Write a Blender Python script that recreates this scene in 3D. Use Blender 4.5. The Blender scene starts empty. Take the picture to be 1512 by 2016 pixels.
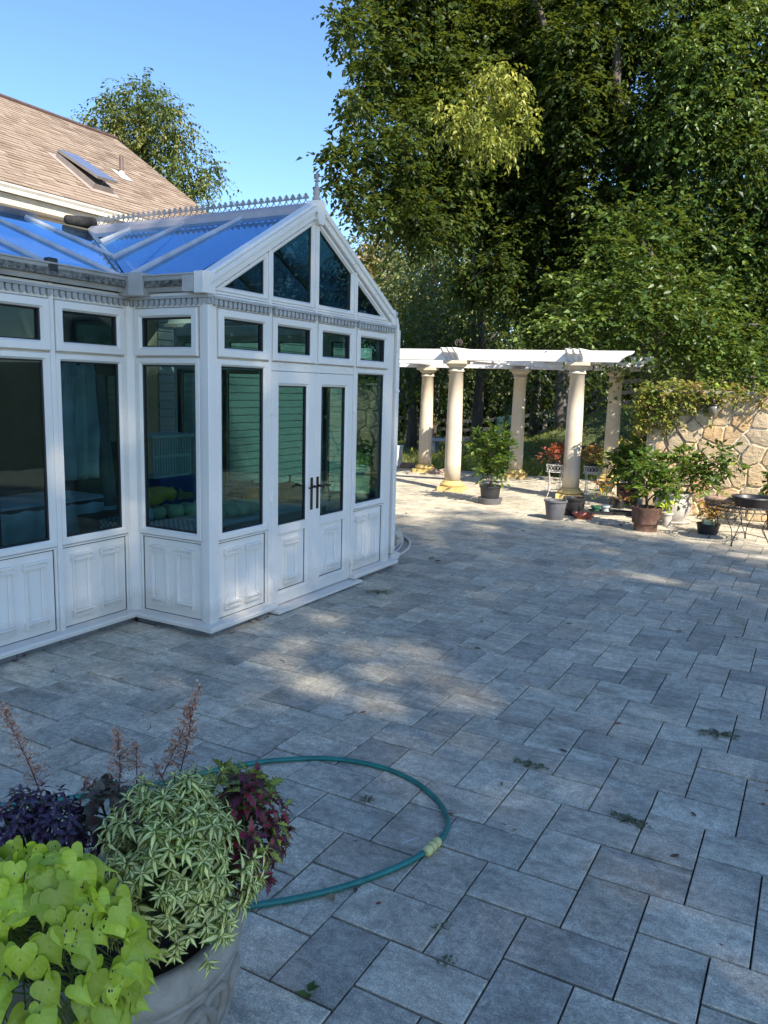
import bpy, bmesh, math, random
import numpy as np
from mathutils import Vector, Matrix
from math import sin, cos, pi, radians as RAD, sqrt
rng = np.random.default_rng(7); random.seed(7)
SC = bpy.context.scene; COL = SC.collection
# ---------------------------------------------------------------- camera, sky, sun, exposure
CR = Vector((0.8746443, 0.48407371, 0.02588409)); CU = Vector((-0.09722771, 0.12286406, 0.98764933)); CF = Vector((-0.47491485, 0.86635851, -0.15452773))
CH = 1.9; FPX = 1555.27
cd = bpy.data.cameras.new('camera'); cam = bpy.data.objects.new('camera', cd); COL.objects.link(cam)
cam.matrix_world = Matrix(((CR.x, CU.x, -CF.x, 0), (CR.y, CU.y, -CF.y, 0), (CR.z, CU.z, -CF.z, CH), (0, 0, 0, 1)))
cd.sensor_fit = 'VERTICAL'; cd.sensor_height = 24; cd.lens = FPX / 2016 * 24; cd.clip_start = .05; cd.clip_end = 900
SC.camera = cam; SC.render.resolution_x = 768; SC.render.resolution_y = 1024
SUN_AZ = math.atan2(-.47, .88); SUN_EL = RAD(40)
sd = Vector((cos(SUN_EL) * cos(SUN_AZ), cos(SUN_EL) * sin(SUN_AZ), sin(SUN_EL)))
W = bpy.data.worlds.new('World'); SC.world = W; W.use_nodes = True
nt = W.node_tree; sky = nt.nodes.new('ShaderNodeTexSky'); sky.sky_type = 'NISHITA'; sky.sun_disc = False
sky.sun_elevation = SUN_EL; sky.sun_rotation = pi / 2 - SUN_AZ
sky.air_density = 1.0; sky.dust_density = .25; sky.ozone_density = 5.0
bg = nt.nodes['Background']; bg.inputs[1].default_value = .084
hsv = nt.nodes.new('ShaderNodeHueSaturation'); hsv.inputs['Saturation'].default_value = 1.07; hsv.inputs['Hue'].default_value = .503; nt.links.new(sky.outputs[0], hsv.inputs['Color']); nt.links.new(hsv.outputs[0], bg.inputs[0])
sl = bpy.data.lights.new('sun', 'SUN'); sl.energy = 3.6; sl.angle = RAD(.5); sl.color = (1, .90, .76)
so = bpy.data.objects.new('sun', sl); COL.objects.link(so); so.rotation_euler = sd.to_track_quat('Z', 'Y').to_euler()
SC.view_settings.view_transform = 'Standard'; SC.view_settings.look = 'None'; SC.view_settings.gamma = 1
SC.view_settings.use_curve_mapping = False; SC.view_settings.exposure = 1.70
SC.cycles.max_bounces = 8; SC.cycles.transparent_max_bounces = 16; SC.cycles.use_denoising = True
# ---------------------------------------------------------------- locating points of the place
def ray(u, v): return CF + CR * ((u - 756) / FPX) - CU * ((v - 1008) / FPX)
def G(u, v, z=0.0):
    d = ray(u, v); return Vector((0, 0, CH)) + d * ((z - CH) / d.z)
def OX(u, v, X):
    d = ray(u, v); return Vector((0, 0, CH)) + d * (X / d.x)
def OY(u, v, Y):
    d = ray(u, v); return Vector((0, 0, CH)) + d * (Y / d.y)
def DP(u, v, D): return Vector((0, 0, CH)) + ray(u, v) * D
# ---------------------------------------------------------------- object helpers
def tag(o, label=None, cat=None, group=None, kind=None):
    if label: o['label'] = label
    if cat: o['category'] = cat
    if group: o['group'] = group
    if kind: o['kind'] = kind
    return o
def empty(name, loc=(0, 0, 0), rz=0, label=None, cat=None, group=None):
    o = bpy.data.objects.new(name, None); COL.objects.link(o); o.location = loc; o.rotation_euler = (0, 0, rz)
    o.empty_display_size = .1
    return tag(o, label, cat, group)
def link(name, me, parent=None, loc=None, rz=None):
    o = bpy.data.objects.new(name, me); COL.objects.link(o)
    if parent: o.parent = parent
    if loc is not None: o.location = loc
    if rz is not None: o.rotation_euler = (0, 0, rz)
    return o
def kids(o): return list(o.children)
def copy_tree(o, parent=None):
    c = o.copy(); COL.objects.link(c)
    c.parent = parent
    for ch in kids(o): copy_tree(ch, c)
    return c
class MB:
    def __init__(s): s.v = []; s.f = []; s.m = []
    def add(s, vs, fs, mi=0):
        b = len(s.v); s.v += [tuple(x) for x in vs]; s.f += [tuple(b + i for i in f) for f in fs]; s.m += [mi] * len(fs); return s
    def box(s, x0, x1, y0, y1, z0, z1, M=None, mi=0):
        vs = [Vector((x, y, z)) for z in (z0, z1) for y in (y0, y1) for x in (x0, x1)]
        if M is not None: vs = [M @ v for v in vs]
        return s.add(vs, [(0, 2, 3, 1), (4, 5, 7, 6), (0, 1, 5, 4), (2, 6, 7, 3), (0, 4, 6, 2), (1, 3, 7, 5)], mi)
    def tube(s, pts, r, n=8, mi=0, cap=True):
        pts = [Vector(p) for p in pts]; N = len(pts)
        rr = r if hasattr(r, '__len__') else [r] * N
        t = (pts[1] - pts[0]).normalized(); a = t.orthogonal().normalized(); rings = []; vs = []
        for i, p in enumerate(pts):
            t2 = (pts[min(i + 1, N - 1)] - pts[max(i - 1, 0)])
            t2 = t2.normalized() if t2.length > 1e-9 else t
            a = (a - t2 * a.dot(t2)); a = a.normalized() if a.length > 1e-6 else t2.orthogonal().normalized(); b = t2.cross(a)
            for k in range(n):
                w = 2 * pi * k / n; vs.append(p + (a * cos(w) + b * sin(w)) * rr[i])
        fs = [(i * n + k, i * n + (k + 1) % n, (i + 1) * n + (k + 1) % n, (i + 1) * n + k) for i in range(N - 1) for k in range(n)]
        if cap: fs += [tuple(range(n))[::-1], tuple((N - 1) * n + k for k in range(n))]
        return s.add(vs, fs, mi)
    def lathe(s, prof, n=24, c=(0, 0, 0), mi=0, wob=None, sq=None):
        vs = []; fs = []; N = len(prof)
        for i, (r, z) in enumerate(prof):
            for k in range(n):
                w = 2 * pi * k / n; q = r if wob is None else r + wob(w, z)
                vs.append((c[0] + q * cos(w), c[1] + q * sin(w), c[2] + z))
        fs = [(i * n + k, i * n + (k + 1) % n, (i + 1) * n + (k + 1) % n, (i + 1) * n + k) for i in range(N - 1) for k in range(n)]
        if prof[0][0] > 1e-4: fs.append(tuple(range(n))[::-1])
        if prof[-1][0] > 1e-4: fs.append(tuple((N - 1) * n + k for k in range(n)))
        return s.add(vs, fs, mi)
    def prism(s, poly, T, n0, n1, mi=0):   # poly (u,z) CCW, T maps (u,z,n) to 3-D
        N = len(poly); vs = [T(u, z, n0) for u, z in poly] + [T(u, z, n1) for u, z in poly]
        fs = [tuple(range(N))[::-1], tuple(range(N, 2 * N))] + [(i, (i + 1) % N, N + (i + 1) % N, N + i) for i in range(N)]
        return s.add(vs, fs, mi)
    def sweep(s, poly, prof, T, mi=0):     # mitred mouldings round an outline, prof (inset, n)
        N = len(poly); P = [Vector(p).to_2d() if len(p) > 2 else Vector(p) for p in poly]; vs = []
        for d, n in prof:
            for i in range(N):
                a, b, c = P[i - 1], P[i], P[(i + 1) % N]
                e1 = (b - a).normalized(); e2 = (c - b).normalized(); n1 = Vector((-e1.y, e1.x)); n2 = Vector((-e2.y, e2.x))
                m = (n1 + n2) / (1 + n1.dot(n2)); q = b + m * d; vs.append(T(q.x, q.y, n))
        K = len(prof)
        fs = [(k * N + i, k * N + (i + 1) % N, (k + 1) * N + (i + 1) % N, (k + 1) * N + i) for k in range(K - 1) for i in range(N)]
        return s.add(vs, fs, mi)
    def mesh(s, name, mats, smooth=False, fix=True):
        me = bpy.data.meshes.new(name); me.from_pydata(s.v, [], s.f)
        for m in (mats if isinstance(mats, (list, tuple)) else [mats]): me.materials.append(m)
        if any(s.m): me.polygons.foreach_set('material_index', s.m)
        if smooth: me.polygons.foreach_set('use_smooth', [True] * len(s.f))
        if fix:
            bm = bmesh.new(); bm.from_mesh(me); bmesh.ops.recalc_face_normals(bm, faces=bm.faces); bm.to_mesh(me); bm.free()
        me.update(); return me
    def obj(s, name, mats, parent=None, smooth=False, bev=0, loc=None, auto=False):
        o = link(name, s.mesh(name, mats, smooth or auto), parent, loc)
        if bev:
            b = o.modifiers.new('bevel', 'BEVEL'); b.width = bev; b.segments = 1; b.limit_method = 'ANGLE'; b.angle_limit = RAD(50)
        if auto:
            e = o.modifiers.new('split', 'EDGE_SPLIT'); e.split_angle = RAD(38)
        return o
# ---------------------------------------------------------------- materials
MATS = {}
class NT:
    def __init__(s, name):
        s.m = bpy.data.materials.new(name); s.m.use_nodes = True; s.t = s.m.node_tree; s.b = s.t.nodes['Principled BSDF']; s.out = s.t.nodes['Material Output']
    def n(s, typ, **kw):
        n = s.t.nodes.new(typ)
        for k, v in kw.items():
            if k.startswith('i_'):
                n.inputs[k[2:].replace('_', ' ')].default_value = v
            else: setattr(n, k, v)
        return n
    def l(s, a, b): s.t.links.new(a, b)
    def noise(s, scale, vec=None, detail=4, rough=.55, dist=0):
        n = s.n('ShaderNodeTexNoise'); n.inputs['Scale'].default_value = scale; n.inputs['Detail'].default_value = detail; n.inputs['Roughness'].default_value = rough; n.inputs['Distortion'].default_value = dist
        if vec is not None: s.l(vec, n.inputs['Vector'])
        return n.outputs['Fac']
    def ramp(s, fac, stops, interp='LINEAR'):
        r = s.n('ShaderNodeValToRGB'); s.l(fac, r.inputs[0]); e = r.color_ramp.elements; r.color_ramp.interpolation = interp
        while len(e) < len(stops): e.new(.5)
        for k, (p, c) in enumerate(stops): e[k].position = p; e[k].color = (*c, 1) if len(c) == 3 else c
        return r.outputs[0]
    def mix(s, fac, a, b, typ='MIX'):
        m = s.n('ShaderNodeMix', data_type='RGBA', blend_type=typ)
        for inp, v in ((m.inputs[0], fac), (m.inputs[6], a), (m.inputs[7], b)):
            if isinstance(v, (int, float)): inp.default_value = v
            elif isinstance(v, tuple): inp.default_value = (*v, 1) if len(v) == 3 else v
            else: s.l(v, inp)
        return m.outputs[2]
    def math(s, op, a, b=None, c=None):
        m = s.n('ShaderNodeMath', operation=op)
        for i, v in enumerate((a, b, c)):
            if v is None: continue
            if isinstance(v, (int, float)): m.inputs[i].default_value = v
            else: s.l(v, m.inputs[i])
        return m.outputs[0]
    def pos(s): return s.n('ShaderNodeNewGeometry').outputs['Position']
    def obj(s): return s.n('ShaderNodeTexCoord').outputs['Object']
    def vscale(s, v, sc):
        m = s.n('ShaderNodeMapping'); m.inputs['Scale'].default_value = sc; s.l(v, m.inputs['Vector']); return m.outputs[0]
    def bump(s, h, st=.3, d=.01):
        b = s.n('ShaderNodeBump'); b.inputs['Strength'].default_value = st; b.inputs['Distance'].default_value = d; s.l(h, b.inputs['Height']); s.l(b.outputs[0], s.b.inputs['Normal']); return b
    def col(s, c):
        if isinstance(c, tuple): s.b.inputs['Base Color'].default_value = (*c, 1)
        else: s.l(c, s.b.inputs['Base Color'])
    def rough(s, r):
        if isinstance(r, (int, float)): s.b.inputs['Roughness'].default_value = r
        else: s.l(r, s.b.inputs['Roughness'])
def simple(name, c, rough=.6, var=.25, scale=6, metal=0, bump=0, bscale=60, spec=.5, c2=None):
    if name in MATS: return MATS[name]
    t = NT(name); f = t.noise(scale, t.pos(), 5, .6)
    lo = tuple(x * (1 - var) for x in c); hi = c2 if c2 else tuple(min(1, x * (1 + var)) for x in c)
    t.col(t.ramp(f, [(.3, lo), (.7, hi)])); t.rough(rough); t.b.inputs['Metallic'].default_value = metal; t.b.inputs['Specular IOR Level'].default_value = spec
    if bump: t.bump(t.noise(bscale, t.pos(), 6, .7), bump, .01)
    MATS[name] = t.m; return t.m
def m_white():
    t = NT('white_upvc'); p = t.pos()
    a = t.noise(1.3, p, 5, .65); b = t.noise(1, t.vscale(p, (14, 14, .8)), 4, .7); c = t.noise(60, p, 3, .6)
    base = t.ramp(a, [(.3, (.78, .735, .655)), (.7, (.84, .795, .715))])
    st = t.ramp(b, [(.60, (1, 1, 1)), (.85, (.90, .88, .84))])
    base = t.mix(1, base, st, 'MULTIPLY'); base = t.mix(t.math('MULTIPLY', c, .06), base, (.45, .43, .38))
    sp = t.n('ShaderNodeSeparateXYZ'); t.l(p, sp.inputs[0]); zz = t.math('ADD', sp.outputs[2], t.math('MULTIPLY', t.noise(5, p, 6, .7), -.35)); base = t.mix(t.ramp(zz, [(0, (.30, .30, .30)), (.10, (0, 0, 0))]), base, (.33, .30, .24))
    t.col(base); t.rough(.38); t.bump(t.noise(90, t.vscale(p, (1, 1, .1)), 3), .05, .004); return t.m
WHITE = m_white()
DIRTY = simple('weathered_trim', (.42, .40, .37), .6, .35, 4, bump=.3)
def m_glass(name, tint, refl, film, rough=.0):
    t = NT(name); t.t.nodes.remove(t.b)
    tr = t.n('ShaderNodeBsdfTransparent'); tr.inputs[0].default_value = (*tint, 1)
    gl = t.n('ShaderNodeBsdfGlossy'); gl.inputs['Color'].default_value = (*film, 1); gl.inputs['Roughness'].default_value = rough
    lw = t.n('ShaderNodeLayerWeight'); lw.inputs[0].default_value = .13
    k = t.math('MULTIPLY_ADD', lw.outputs['Fresnel'], 1.0, refl)
    k = t.math('MINIMUM', k, .9)
    bp = t.n('ShaderNodeBump'); bp.inputs['Strength'].default_value = .04; bp.inputs['Distance'].default_value = .01; t.l(t.noise(2.2, t.pos(), 2), bp.inputs['Height']); t.l(bp.outputs[0], gl.inputs['Normal'])
    mx = t.n('ShaderNodeMixShader'); t.l(k, mx.inputs[0]); t.l(tr.outputs[0], mx.inputs[1]); t.l(gl.outputs[0], mx.inputs[2])
    # a light film of dust
    df = t.n('ShaderNodeBsdfDiffuse'); df.inputs[0].default_value = (.5, .5, .48, 1)
    dm = t.n('ShaderNodeMixShader'); t.l(t.math('MULTIPLY', t.noise(3, t.pos(), 6, .7), .012), dm.inputs[0]); t.l(mx.outputs[0], dm.inputs[1]); t.l(df.outputs[0], dm.inputs[2])
    t.l(dm.outputs[0], t.out.inputs[0]); return t.m
GLASS = m_glass('tinted_glass', (.56, .72, .70), .02, (.75, .90, .88))
ROOFGLASS = m_glass('roof_glass', (.88, .95, .96), .36, (.40, .68, 1.0), .02)
GABLEGLASS = m_glass('gable_glass', (.26, .40, .38), .02, (.75, .90, .88))
RUBBER = simple('black_gasket', (.012, .012, .013), .5, .2)
def m_leaf(name, cols, trans=.28, rough=.42, spec=.4, hue=None):
    t = NT(name); t.b.inputs['Roughness'].default_value = rough; t.b.inputs['Specular IOR Level'].default_value = spec
    at = t.n('ShaderNodeAttribute', attribute_name='rnd')
    n = len(cols); c = t.ramp(at.outputs['Fac'], [(i / (n - 1) * .98 + .01, cols[i]) for i in range(n)])
    t.col(c)
    tl = t.n('ShaderNodeBsdfTranslucent'); t.l(t.mix(.5, c, (.35, .42, .04), 'MIX') if hue is None else t.mix(.4, c, hue), tl.inputs[0])
    mx = t.n('ShaderNodeMixShader'); mx.inputs[0].default_value = trans; t.l(t.b.outputs[0], mx.inputs[1]); t.l(tl.outputs[0], mx.inputs[2]); t.l(mx.outputs[0], t.out.inputs[0]); MATS[name] = t.m; return t.m
BARK = None
def m_bark():
    t = NT('bark'); p = t.vscale(t.pos(), (5, 5, .9)); f = t.noise(3, p, 6, .7)
    t.col(t.ramp(f, [(.3, (.03, .024, .02)), (.7, (.13, .11, .09))])); t.rough(.9); t.bump(f, .8, .03); return t.m
BARK = m_bark()
# ---------------------------------------------------------------- leaves
def leaf_mesh(name, P, D, Nn, L, Wd, rnd, mat, fold=.25, curl=0.):
    """two-triangle folded leaves; P base points, D axis, Nn face normal, L length, Wd width"""
    P = np.asarray(P, float); D = np.asarray(D, float); D /= np.linalg.norm(D, axis=1, keepdims=True) + 1e-9
    S = np.cross(D, Nn); S /= np.linalg.norm(S, axis=1, keepdims=True) + 1e-9; Nn = np.cross(S, D)
    L = np.broadcast_to(np.asarray(L, float), (len(P),))[:, None]; Wd = np.broadcast_to(np.asarray(Wd, float), (len(P),))[:, None]
    b = P; tip = P + D * L - Nn * L * curl; mid = P + D * L * .42 + Nn * Wd * fold * 0
    l = mid + S * Wd * .5 + Nn * Wd * fold; r = mid - S * Wd * .5 + Nn * Wd * fold
    V = np.stack([b, l, tip, r], 1).reshape(-1, 3); n = len(P)
    idx = np.arange(n)[:, None] * 4; F = np.concatenate([idx + 0, idx + 2, idx + 1, idx + 0, idx + 3, idx + 2], 1).reshape(-1)
    me = bpy.data.meshes.new(name); me.vertices.add(n * 4); me.vertices.foreach_set('co', V.ravel().astype(np.float32))
    me.loops.add(n * 6); me.loops.foreach_set('vertex_index', F.astype(np.int32)); me.polygons.add(n * 2)
    me.polygons.foreach_set('loop_start', (np.arange(n * 2) * 3).astype(np.int32))
    a = me.attributes.new('rnd', 'FLOAT', 'POINT'); a.data.foreach_set('value', np.repeat(np.clip(rnd, 0, 1), 4).astype(np.float32))
    me.materials.append(mat); me.update(calc_edges=True); me.validate(); return me
def rdir(n):
    v = rng.normal(size=(n, 3)); return v / np.linalg.norm(v, axis=1, keepdims=True)
def sprays(lobes, per, k=9, tl=.55, down=.35, L=.11, Wd=.055, droop=.5, shell=.45, hor=0.0):
    """lobes (x,y,z,rx,ry,rz[,w]); sprays of k leaves on short twigs; returns leaf arrays"""
    Ps, Ds, rn = [], [], []
    for lb in lobes:
        c = np.array(lb[:3]); r = np.array(lb[3:6]); w = lb[6] if len(lb) > 6 else 1
        n = max(3, int(per * w * (r[0] * r[1] + r[1] * r[2] + r[0] * r[2]) / 3))
        u = rdir(n); rad = shell + (1 - shell) * rng.random(n) ** .6
        # lumpy surface so the outline is uneven
        lump = 1 + .22 * np.sin(u[:, 0] * 5 + c[0] * 3) * np.sin(u[:, 1] * 6 + c[1]) + .15 * np.sin(u[:, 2] * 9 + c[2] * 2)
        p = c + u * r * (rad * lump)[:, None]
        d = u * np.array([1, 1, 1 - hor]) + rdir(n) * .6 + np.array([0, 0, -down]); d /= np.linalg.norm(d, axis=1, keepdims=True)
        Ps.append(p); Ds.append(d); rn.append(np.clip(rng.normal(.5, .18) + rng.normal(0, .12, n), 0, 1))
    P = np.concatenate(Ps); D = np.concatenate(Ds); R0 = np.concatenate(rn); n = len(P)
    t = (np.arange(k) + .5) / k; tlr = tl * (.6 + .8 * rng.random(n))
    lp = P[:, None, :] + D[:, None, :] * (t[None, :] * tlr[:, None])[:, :, None]; lp[:, :, 2] -= (t[None, :] ** 2) * tlr[:, None] * .35
    side = np.cross(D, np.array([0, 0, 1.])); side /= np.linalg.norm(side, axis=1, keepdims=True) + 1e-9
    sg = np.where(np.arange(k) % 2, 1., -1.)[None, :, None]
    ld = D[:, None, :] * .55 + side[:, None, :] * sg * .7 + np.array([0, 0, -droop]) + rng.normal(0, .28, (n, k, 3))
    nn = np.array([0, 0, 1.]) + rng.normal(0, .45, (n, k, 3))
    sz = (.45 + .95 * rng.random((n, k)))
    rr = np.clip(R0[:, None] + rng.normal(0, .12, (n, k)), 0, 1)
    return lp.reshape(-1, 3), ld.reshape(-1, 3), nn.reshape(-1, 3), L * sz.ravel(), Wd * sz.ravel(), rr.ravel()
def clump(lobes, n):
    out = []
    for lb in lobes:
        c, r = np.array(lb[:3]), np.array(lb[3:6]); w = lb[6] if len(lb) > 6 else 1
        out.append((*c, *(r * .62), w * .5))
        for u in rdir(n):
            q = c + u * r * rng.uniform(.55, .95); s = rng.uniform(.28, .5); out.append((*q, *(r * s * np.array([1, 1, .8])), w * rng.uniform(.7, 1.3)))
    return out
def trunk_part(paths, parent, name='trunk', mat=None, n=9):
    mb = MB()
    for pts, r0, r1 in paths:
        pts = [Vector(p) for p in pts]; q = []
        for i in range(len(pts) - 1):
            for s in range(3): q.append(pts[i].lerp(pts[i + 1], s / 3))
        q.append(pts[-1]); N = len(q)
        for i in range(1, N - 1): q[i] = q[i] + Vector((random.uniform(-1, 1), random.uniform(-1, 1), random.uniform(-.5, .5))) * (r0 * .25)
        mb.tube(q, [r0 + (r1 - r0) * i / (N - 1) for i in range(N)], n)
    return mb.obj(name, mat or BARK, parent, smooth=True)
def tree(name, label, lobes, paths, mat, per=60, group=None, sub=0, **kw):
    if sub: lobes = clump(lobes, sub)
    t = empty(name, paths[0][0][0], 0, label, 'tree', group); inv = Vector(paths[0][0][0])
    tr = trunk_part([([Vector(p) - inv for p in pts], a, b) for pts, a, b in paths], t)
    me = leaf_mesh('crown', *sprays(lobes, per, **kw), mat); o = link('crown', me, t, -inv); return t
# ---------------------------------------------------------------- ground
def sst(a, b, x): 
    t = np.clip((x - a) / (b - a), 0, 1); return t * t * (3 - 2 * t)
def hgt(x, y):
    x = np.asarray(x, float); y = np.asarray(y, float)
    h = 1.5 * sst(-10.5, -6.0, x) * sst(19.5, 29, y) + 1.2 * sst(-9, 4, x) * sst(28, 45, y)
    h = h - .75 * sst(-12, -20, x) * sst(26, 34, y) * 0 - .55 * sst(25, 32, y) * (1 - sst(-14, -10.5, x))
    h = h + .05 * np.sin(x * 1.3 + 1) * np.sin(y * .9) * sst(18, 21, y)
    return h + 3.0 * sst(45, 120, y) - .07
def m_ground():
    t = NT('lawn_ground'); p = t.pos(); a = t.noise(.35, p, 5, .6); b = t.noise(6, p, 5, .7)
    g = t.ramp(a, [(.3, (.030, .055, .012)), (.5, (.055, .085, .02)), (.7, (.09, .11, .035))])
    t.col(t.mix(t.math('MULTIPLY', b, .5), g, (.05, .045, .025))); t.rough(.95); t.bump(b, .6, .05); return t.m
xs = np.concatenate([np.linspace(-160, -26, 14), np.linspace(-25, 6, 63), np.linspace(8, 140, 14)]); ys = np.concatenate([np.linspace(-60, 14, 8), np.linspace(15, 50, 71), np.linspace(54, 300, 16)])
XX, YY = np.meshgrid(xs, ys); ZZ = hgt(XX, YY); nx = len(xs)
fl = [(j * nx + i, j * nx + i + 1, (j + 1) * nx + i + 1, (j + 1) * nx + i) for j in range(len(ys) - 1) for i in range(nx - 1)]
g = MB(); g.add(np.stack([XX.ravel(), YY.ravel(), ZZ.ravel()], -1).tolist(), fl)
tag(g.obj('lawn', m_ground(), smooth=True), kind='structure')
# ---------------------------------------------------------------- patio of two-way laid rectangular pavers
def m_paver():
    t = NT('paver_stone'); p = t.pos(); oi = t.n('ShaderNodeObjectInfo').outputs['Random']; isl = t.n('ShaderNodeNewGeometry').outputs['Random Per Island']
    r = t.math('FRACT', t.math('ADD', t.math('MULTIPLY', oi, 7.31), isl))
    cx = t.n('ShaderNodeCombineXYZ'); t.l(t.math('MULTIPLY', r, 91.), cx.inputs[0]); t.l(t.math('MULTIPLY', r, 37.), cx.inputs[1])
    va = t.n('ShaderNodeVectorMath', operation='ADD'); t.l(p, va.inputs[0]); t.l(cx.outputs[0], va.inputs[1]); q = va.outputs[0]
    fl = t.math('GREATER_THAN', t.math('FRACT', t.math('MULTIPLY', r, 13.7)), .82)
    st1 = t.noise(1.0, t.vscale(q, (3.2, 10, 5)), 8, .74, .8); st2 = t.noise(1.0, t.vscale(q, (9, 3.2, 5)), 8, .74, .8)
    st = t.mix(fl, st1, st2); blot = t.noise(3.2, q, 4, .6)
    f = t.math('ADD', t.math('MULTIPLY', st, .75), t.math('MULTIPLY', blot, .45))
    c = t.ramp(f, [(.36, (.175, .158, .128)), (.54, (.36, .330, .268)), (.72, (.55, .500, .405))])
    r2 = t.math('FRACT', t.math('MULTIPLY', r, 5.13))
    tone = t.ramp(r2, [(0, (.74, .75, .78)), (.3, (1.0, 1.01, 1.02)), (.65, (1.16, 1.15, 1.13)), (1, (.92, .88, .86))])
    c = t.mix(1, c, tone, 'MULTIPLY')
    gr = t.noise(150, p, 6, .9); c = t.mix(1, c, t.ramp(gr, [(.40, (.58, .58, .59)), (.61, (1.45, 1.45, 1.43))]), 'MULTIPLY'); mo = t.noise(24, q, 6, .75, .5); c = t.mix(1, c, t.ramp(mo, [(.36, (.74, .74, .75)), (.64, (1.25, 1.25, 1.24))]), 'MULTIPLY'); sp = t.noise(170, p, 2, .8); c = t.mix(t.ramp(sp, [(.66, (0, 0, 0)), (.74, (1, 1, 1))]), c, (.42, .42, .43))
    dk = t.noise(55, p, 3, .8); c = t.mix(t.ramp(dk, [(.62, (0, 0, 0)), (.8, (.6, .6, .6))]), c, (.035, .036, .04))
    dirt = t.noise(.9, p, 4, .7); c = t.mix(t.ramp(dirt, [(.52, (0, 0, 0)), (.8, (.40, .40, .40))]), c, (.17, .15, .12))
    vo = t.n('ShaderNodeTexVoronoi'); vo.inputs['Scale'].default_value = 7; t.l(p, vo.inputs['Vector'])
    c = t.mix(t.ramp(vo.outputs['Distance'], [(.0, (.9, .9, .9)), (.035, (0, 0, 0))]), c, (.55, .55, .53))
    t.col(t.mix(1, c, (1.0, 1.0, .95), 'MULTIPLY')); t.rough(t.ramp(st, [(.3, (.55,) * 3), (.7, (.8,) * 3)])); t.b.inputs['Specular IOR Level'].default_value = .35
    h = t.math('ADD', t.math('MULTIPLY', t.noise(220, p, 3, .8), .5), t.math('MULTIPLY', t.noise(14, p, 4, .7), .8)); t.bump(h, .35, .006); return t.m
def m_joint():
    t = NT('joint_sand'); p = t.pos(); a = t.noise(3, p, 5, .7); b = t.noise(90, p, 3, .7)
    c = t.ramp(a, [(.4, (.020, .019, .017)), (.58, (.04, .036, .03)), (.7, (.035, .045, .02))])
    t.col(t.mix(t.math('MULTIPLY', b, .3), c, (.12, .11, .09))); t.rough(1); t.bump(b, .6, .01); return t.m
PAV = m_paver(); a_, b_ = .2461, .3702; OXp, OYp = -.6528, 3.2040
def backY(x): return 17.05 + .155 * (x + 8.83)
def in_patio(x, y):
    if x > 5.2 or x < -10.2 or y < -1.4: return False
    if x < -4.02 and 4.5 < y < 7.28 and not (x > -4.6 and y > 7.1): return False
    if x < -4.9 and y <= 4.6: return False
    if x < -7.3 and y < 8: return False
    if x > -2.55 and y > 13.62: return False
    return y < backY(x) + .1
patio = empty('patio', (0, 0, 0)); tag(patio, kind='structure')
gap = .0042
def slab(mb, w, d, M, jit=True):
    e = .0028; x0, x1, y0, y1 = gap * .8, w - gap * .8, gap * 1.25, d - gap * 1.25; h = 0.0
    c = [(x0, y0), (x1, y0), (x1, y1), (x0, y1)]; ci = [(x0 + e, y0 + e), (x1 - e, y0 + e), (x1 - e, y1 - e), (x0 + e, y1 - e)]
    vs = [M @ Vector((x, y, -.035)) for x, y in c] + [M @ Vector((x, y, h - e)) for x, y in c] + [M @ Vector((x, y, h)) for x, y in ci]
    fs = [(i, (i + 1) % 4, 4 + (i + 1) % 4, 4 + i) for i in range(4)] + [(4 + i, 4 + (i + 1) % 4, 8 + (i + 1) % 4, 8 + i) for i in range(4)] + [(8, 9, 10, 11)]
    mb.add(vs, fs)
plist = []
for i in range(-70, 90):
    for j in range(-60, 70):
        ox = OXp + i * a_ - j * b_; oy = OYp - i * a_ - j * b_
        if ox < -12 or ox > 7 or oy < -3 or oy > 20: continue
        for (x0, x1, yt, yb) in ((ox, ox + b_, oy, oy - a_), (ox - a_, ox, oy, oy - b_)):
            cx, cy = (x0 + x1) / 2, (yt + yb) / 2
            if in_patio(cx, cy): plist.append((x0, yb, x1 - x0, yt - yb, cx, cy))
def vis_key(pv):
    d = Vector((pv[4], pv[5], -CH)); z = d.dot(CF)
    if z <= .2: return 1e6 + d.length
    u = 756 + FPX * d.dot(CR) / z; v = 1008 - FPX * d.dot(CU) / z
    out = 0 if (-60 < u < 1570 and -40 < v < 2090) else 1e4
    return out + d.length
plist.sort(key=vis_key)
protos = {}
for w, d in ((b_, a_), (a_, b_)):
    mb = MB(); slab(mb, w, d, Matrix.Translation((-w / 2, -d / 2, 0))); protos[w > d] = mb.mesh('paver', PAV, fix=False)
rest = MB()
for k, (x0, y0, w, d, cx, cy) in enumerate(plist):
    zt = random.gauss(0, .0018); M = Matrix.Translation((cx, cy, zt)) @ Matrix.Rotation(random.gauss(0, .003), 4, 'X') @ Matrix.Rotation(random.gauss(0, .003), 4, 'Y') @ Matrix.Rotation(random.gauss(0, .002), 4, 'Z')
    if k < 300:
        o = link('paver', protos[w > d], patio); o.matrix_world = M
    else: slab(rest, w, d, M @ Matrix.Translation((-w / 2, -d / 2, 0)))
tag(rest.obj('paving', PAV, patio), kind='stuff')
bed = MB(); bed.add([(-10.4, -1.6, -.014), (5.4, -1.6, -.014), (5.4, 13.6, -.014), (-2.5, 13.6, -.014), (-2.5, backY(-2.5) + .15, -.014), (-10.4, backY(-10.4) + .15, -.014)], [(0, 1, 2, 3, 4, 5)])
bed.obj('joint_bed', m_joint(), patio)
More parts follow.
